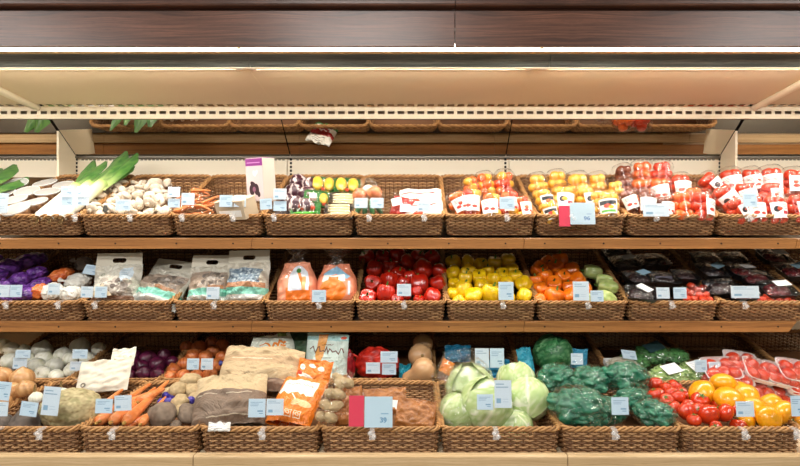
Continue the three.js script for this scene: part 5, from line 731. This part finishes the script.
// white trays of red tomatoes
{
  const G = 'white tomato trays';
  for (const [x, y, r] of [[719, 372, .05], [739, 366, -.2], [757, 374, -.35], [730, 381, .1], [777, 378, -.35], [752, 392, -.05], [792, 374, -.2], [798, 388, -.35], [770, 399, -.1], [788, 411, 0], [712, 384, .1], [808, 400, -.2]]) {
    const p = on(3, x, y, .045), o = trayThing('tomato_tray', 'white foam tray of red tomatoes under clear film', 'tray', G, .158, .118, .034, M.whitePlastic); stand(o, p, .7, r * .5, r);
    for (const [a, b] of [[-.036, -.02], [.034, -.022], [.0, .022], [.048, .026], [-.046, .028]]) { const t = solo('tray_tomato', tomatoGeos.red[Math.floor(rng() * 3)], M.vcWaxy, 'red tomato under film in a white foam tray', 'tomato', 'tomatoes in the white trays'); put(t, o, a, .027, b, .030); }
    filmTop(o, .160, .120, .036, .026);
  }
}
// row 4: kraft and orange potato bags, brown packets
softBag(4, 228, 428, 72, .20, .13, 'kraft', 'front kraft paper bag with grey-brown foot', -.75, .12, .06, { top: .3, wr: .010 }, .0, 'kraft_bag');
softBag(4, 256, 393, 82, .19, .11, 'kraftPlain', 'kraft paper bag with tan band lying behind the front one', -.72, .1, -.1, { top: .35, wr: .012 }, .05, 'kraft_bag');
{ const o = softBag(4, 287, 425, 48, .20, .08, 'orange', 'orange potato bag with white block and drawn hand', -.95, -.08, -.12, { top: .35, wr: .004, lumps: .004 }, .01, 'potato_bag'); }
softBag(4, 310, 388, 36, .11, .07, 'orangeTop', 'second orange potato bag behind the first, only its top seen', -.5, -.1, -.1, { top: .4, wr: .005 }, .06, 'potato_bag');
{ const p = on(4, 323, 424, .01), o = thing('potato_sack', 'clear bag side bulging with pale potatoes against the rim', 'bag'); stand(o, p, -.45, -.5, -.18); part('film', bagGeo(.085, .20, .08, { seed: 4, wr: .006, top: .5 }), M.film, o); for (const [x, y, z] of [[-.02, .02, 0], [.02, .03, .0], [-.012, .062, .008], [.022, .072, .0], [-.02, .102, .004], [.016, .112, .006], [0, .148, 0], [.022, .156, -.01], [-.022, .158, -.01]]) put(potato('tan', V(0, 0, 0), 1, 'pale potato inside the clear side of the potato bag', 'potato', 'potato', 'potatoes in the clear sack'), o, x, y, z, .021); }
{ const o = solo('paper_scrap', bagGeo(.075, .03, .02, { seed: 2, wr: .004 }), M.white, 'white packet end showing below the front kraft bag', 'packet'); stand(o, on(4, 221, 428, .01).add(V(0, -.004, .02)), -.3, 0, 0); }
{
  const sauce = printed(canvasTex(128, 128, (g, w, h) => { g.fillStyle = '#a3662f'; g.fillRect(0, 0, w, h); const r = mulberry(5); for (let i = 0; i < 30; i++) { g.fillStyle = ['#a96c36', '#9c602b', '#ad7039'][i % 3]; g.beginPath(); g.ellipse(r() * w, r() * h, 16 + r() * 20, 8 + r() * 12, r() * 3, 0, 7); g.fill(); } }), { bumpMap: crumple, bumpScale: .001, roughness: .35 });
  for (const [x, y, w, h, roll, l] of [[350, 424, 34, .13, .2, 'flat brown packet left of the price sign'], [414, 428, 40, .10, -.12, 'flat brown packet right of the price sign'], [385, 415, 44, .10, .05, 'flat brown packet behind the price sign']]) { softBag(4, x, y, w, h, .035, sauce, l, -.6, 0, roll, { wr: .008, top: .5, fr: .55 }, .0, 'brown_packet'); }
  for (const [x, y, w, h, roll, l] of [[372, 402, 44, .035, .06, 'white header card standing above the price sign'], [402, 410, 24, .03, -.1, 'white header card on the right brown packet']]) { const p = on(4, x, y, .02), o = thing('header_card', l, 'card'); part('card', moved(box(w * mpp(p), h, .0015, .0004), 0, h / 2, 0), M.white, o); part('fold', moved(box(w * mpp(p), .006, .006, .001), 0, h, -.002), M.white, o); stand(o, p, -.5, 0, roll); }
}

softBag(4, 466, 404, 62, .21, .16, M.film, 'crumpled clear film standing over the left cabbages', -.35, .1, .1, { wr: .03, top: .3, narrow: .5, nu: 22, nv: 22 }, .0, 'film_sheet');

scene.traverse(o => { if (o.isLight) o.castShadow = true; });
renderer.render(scene, camera);
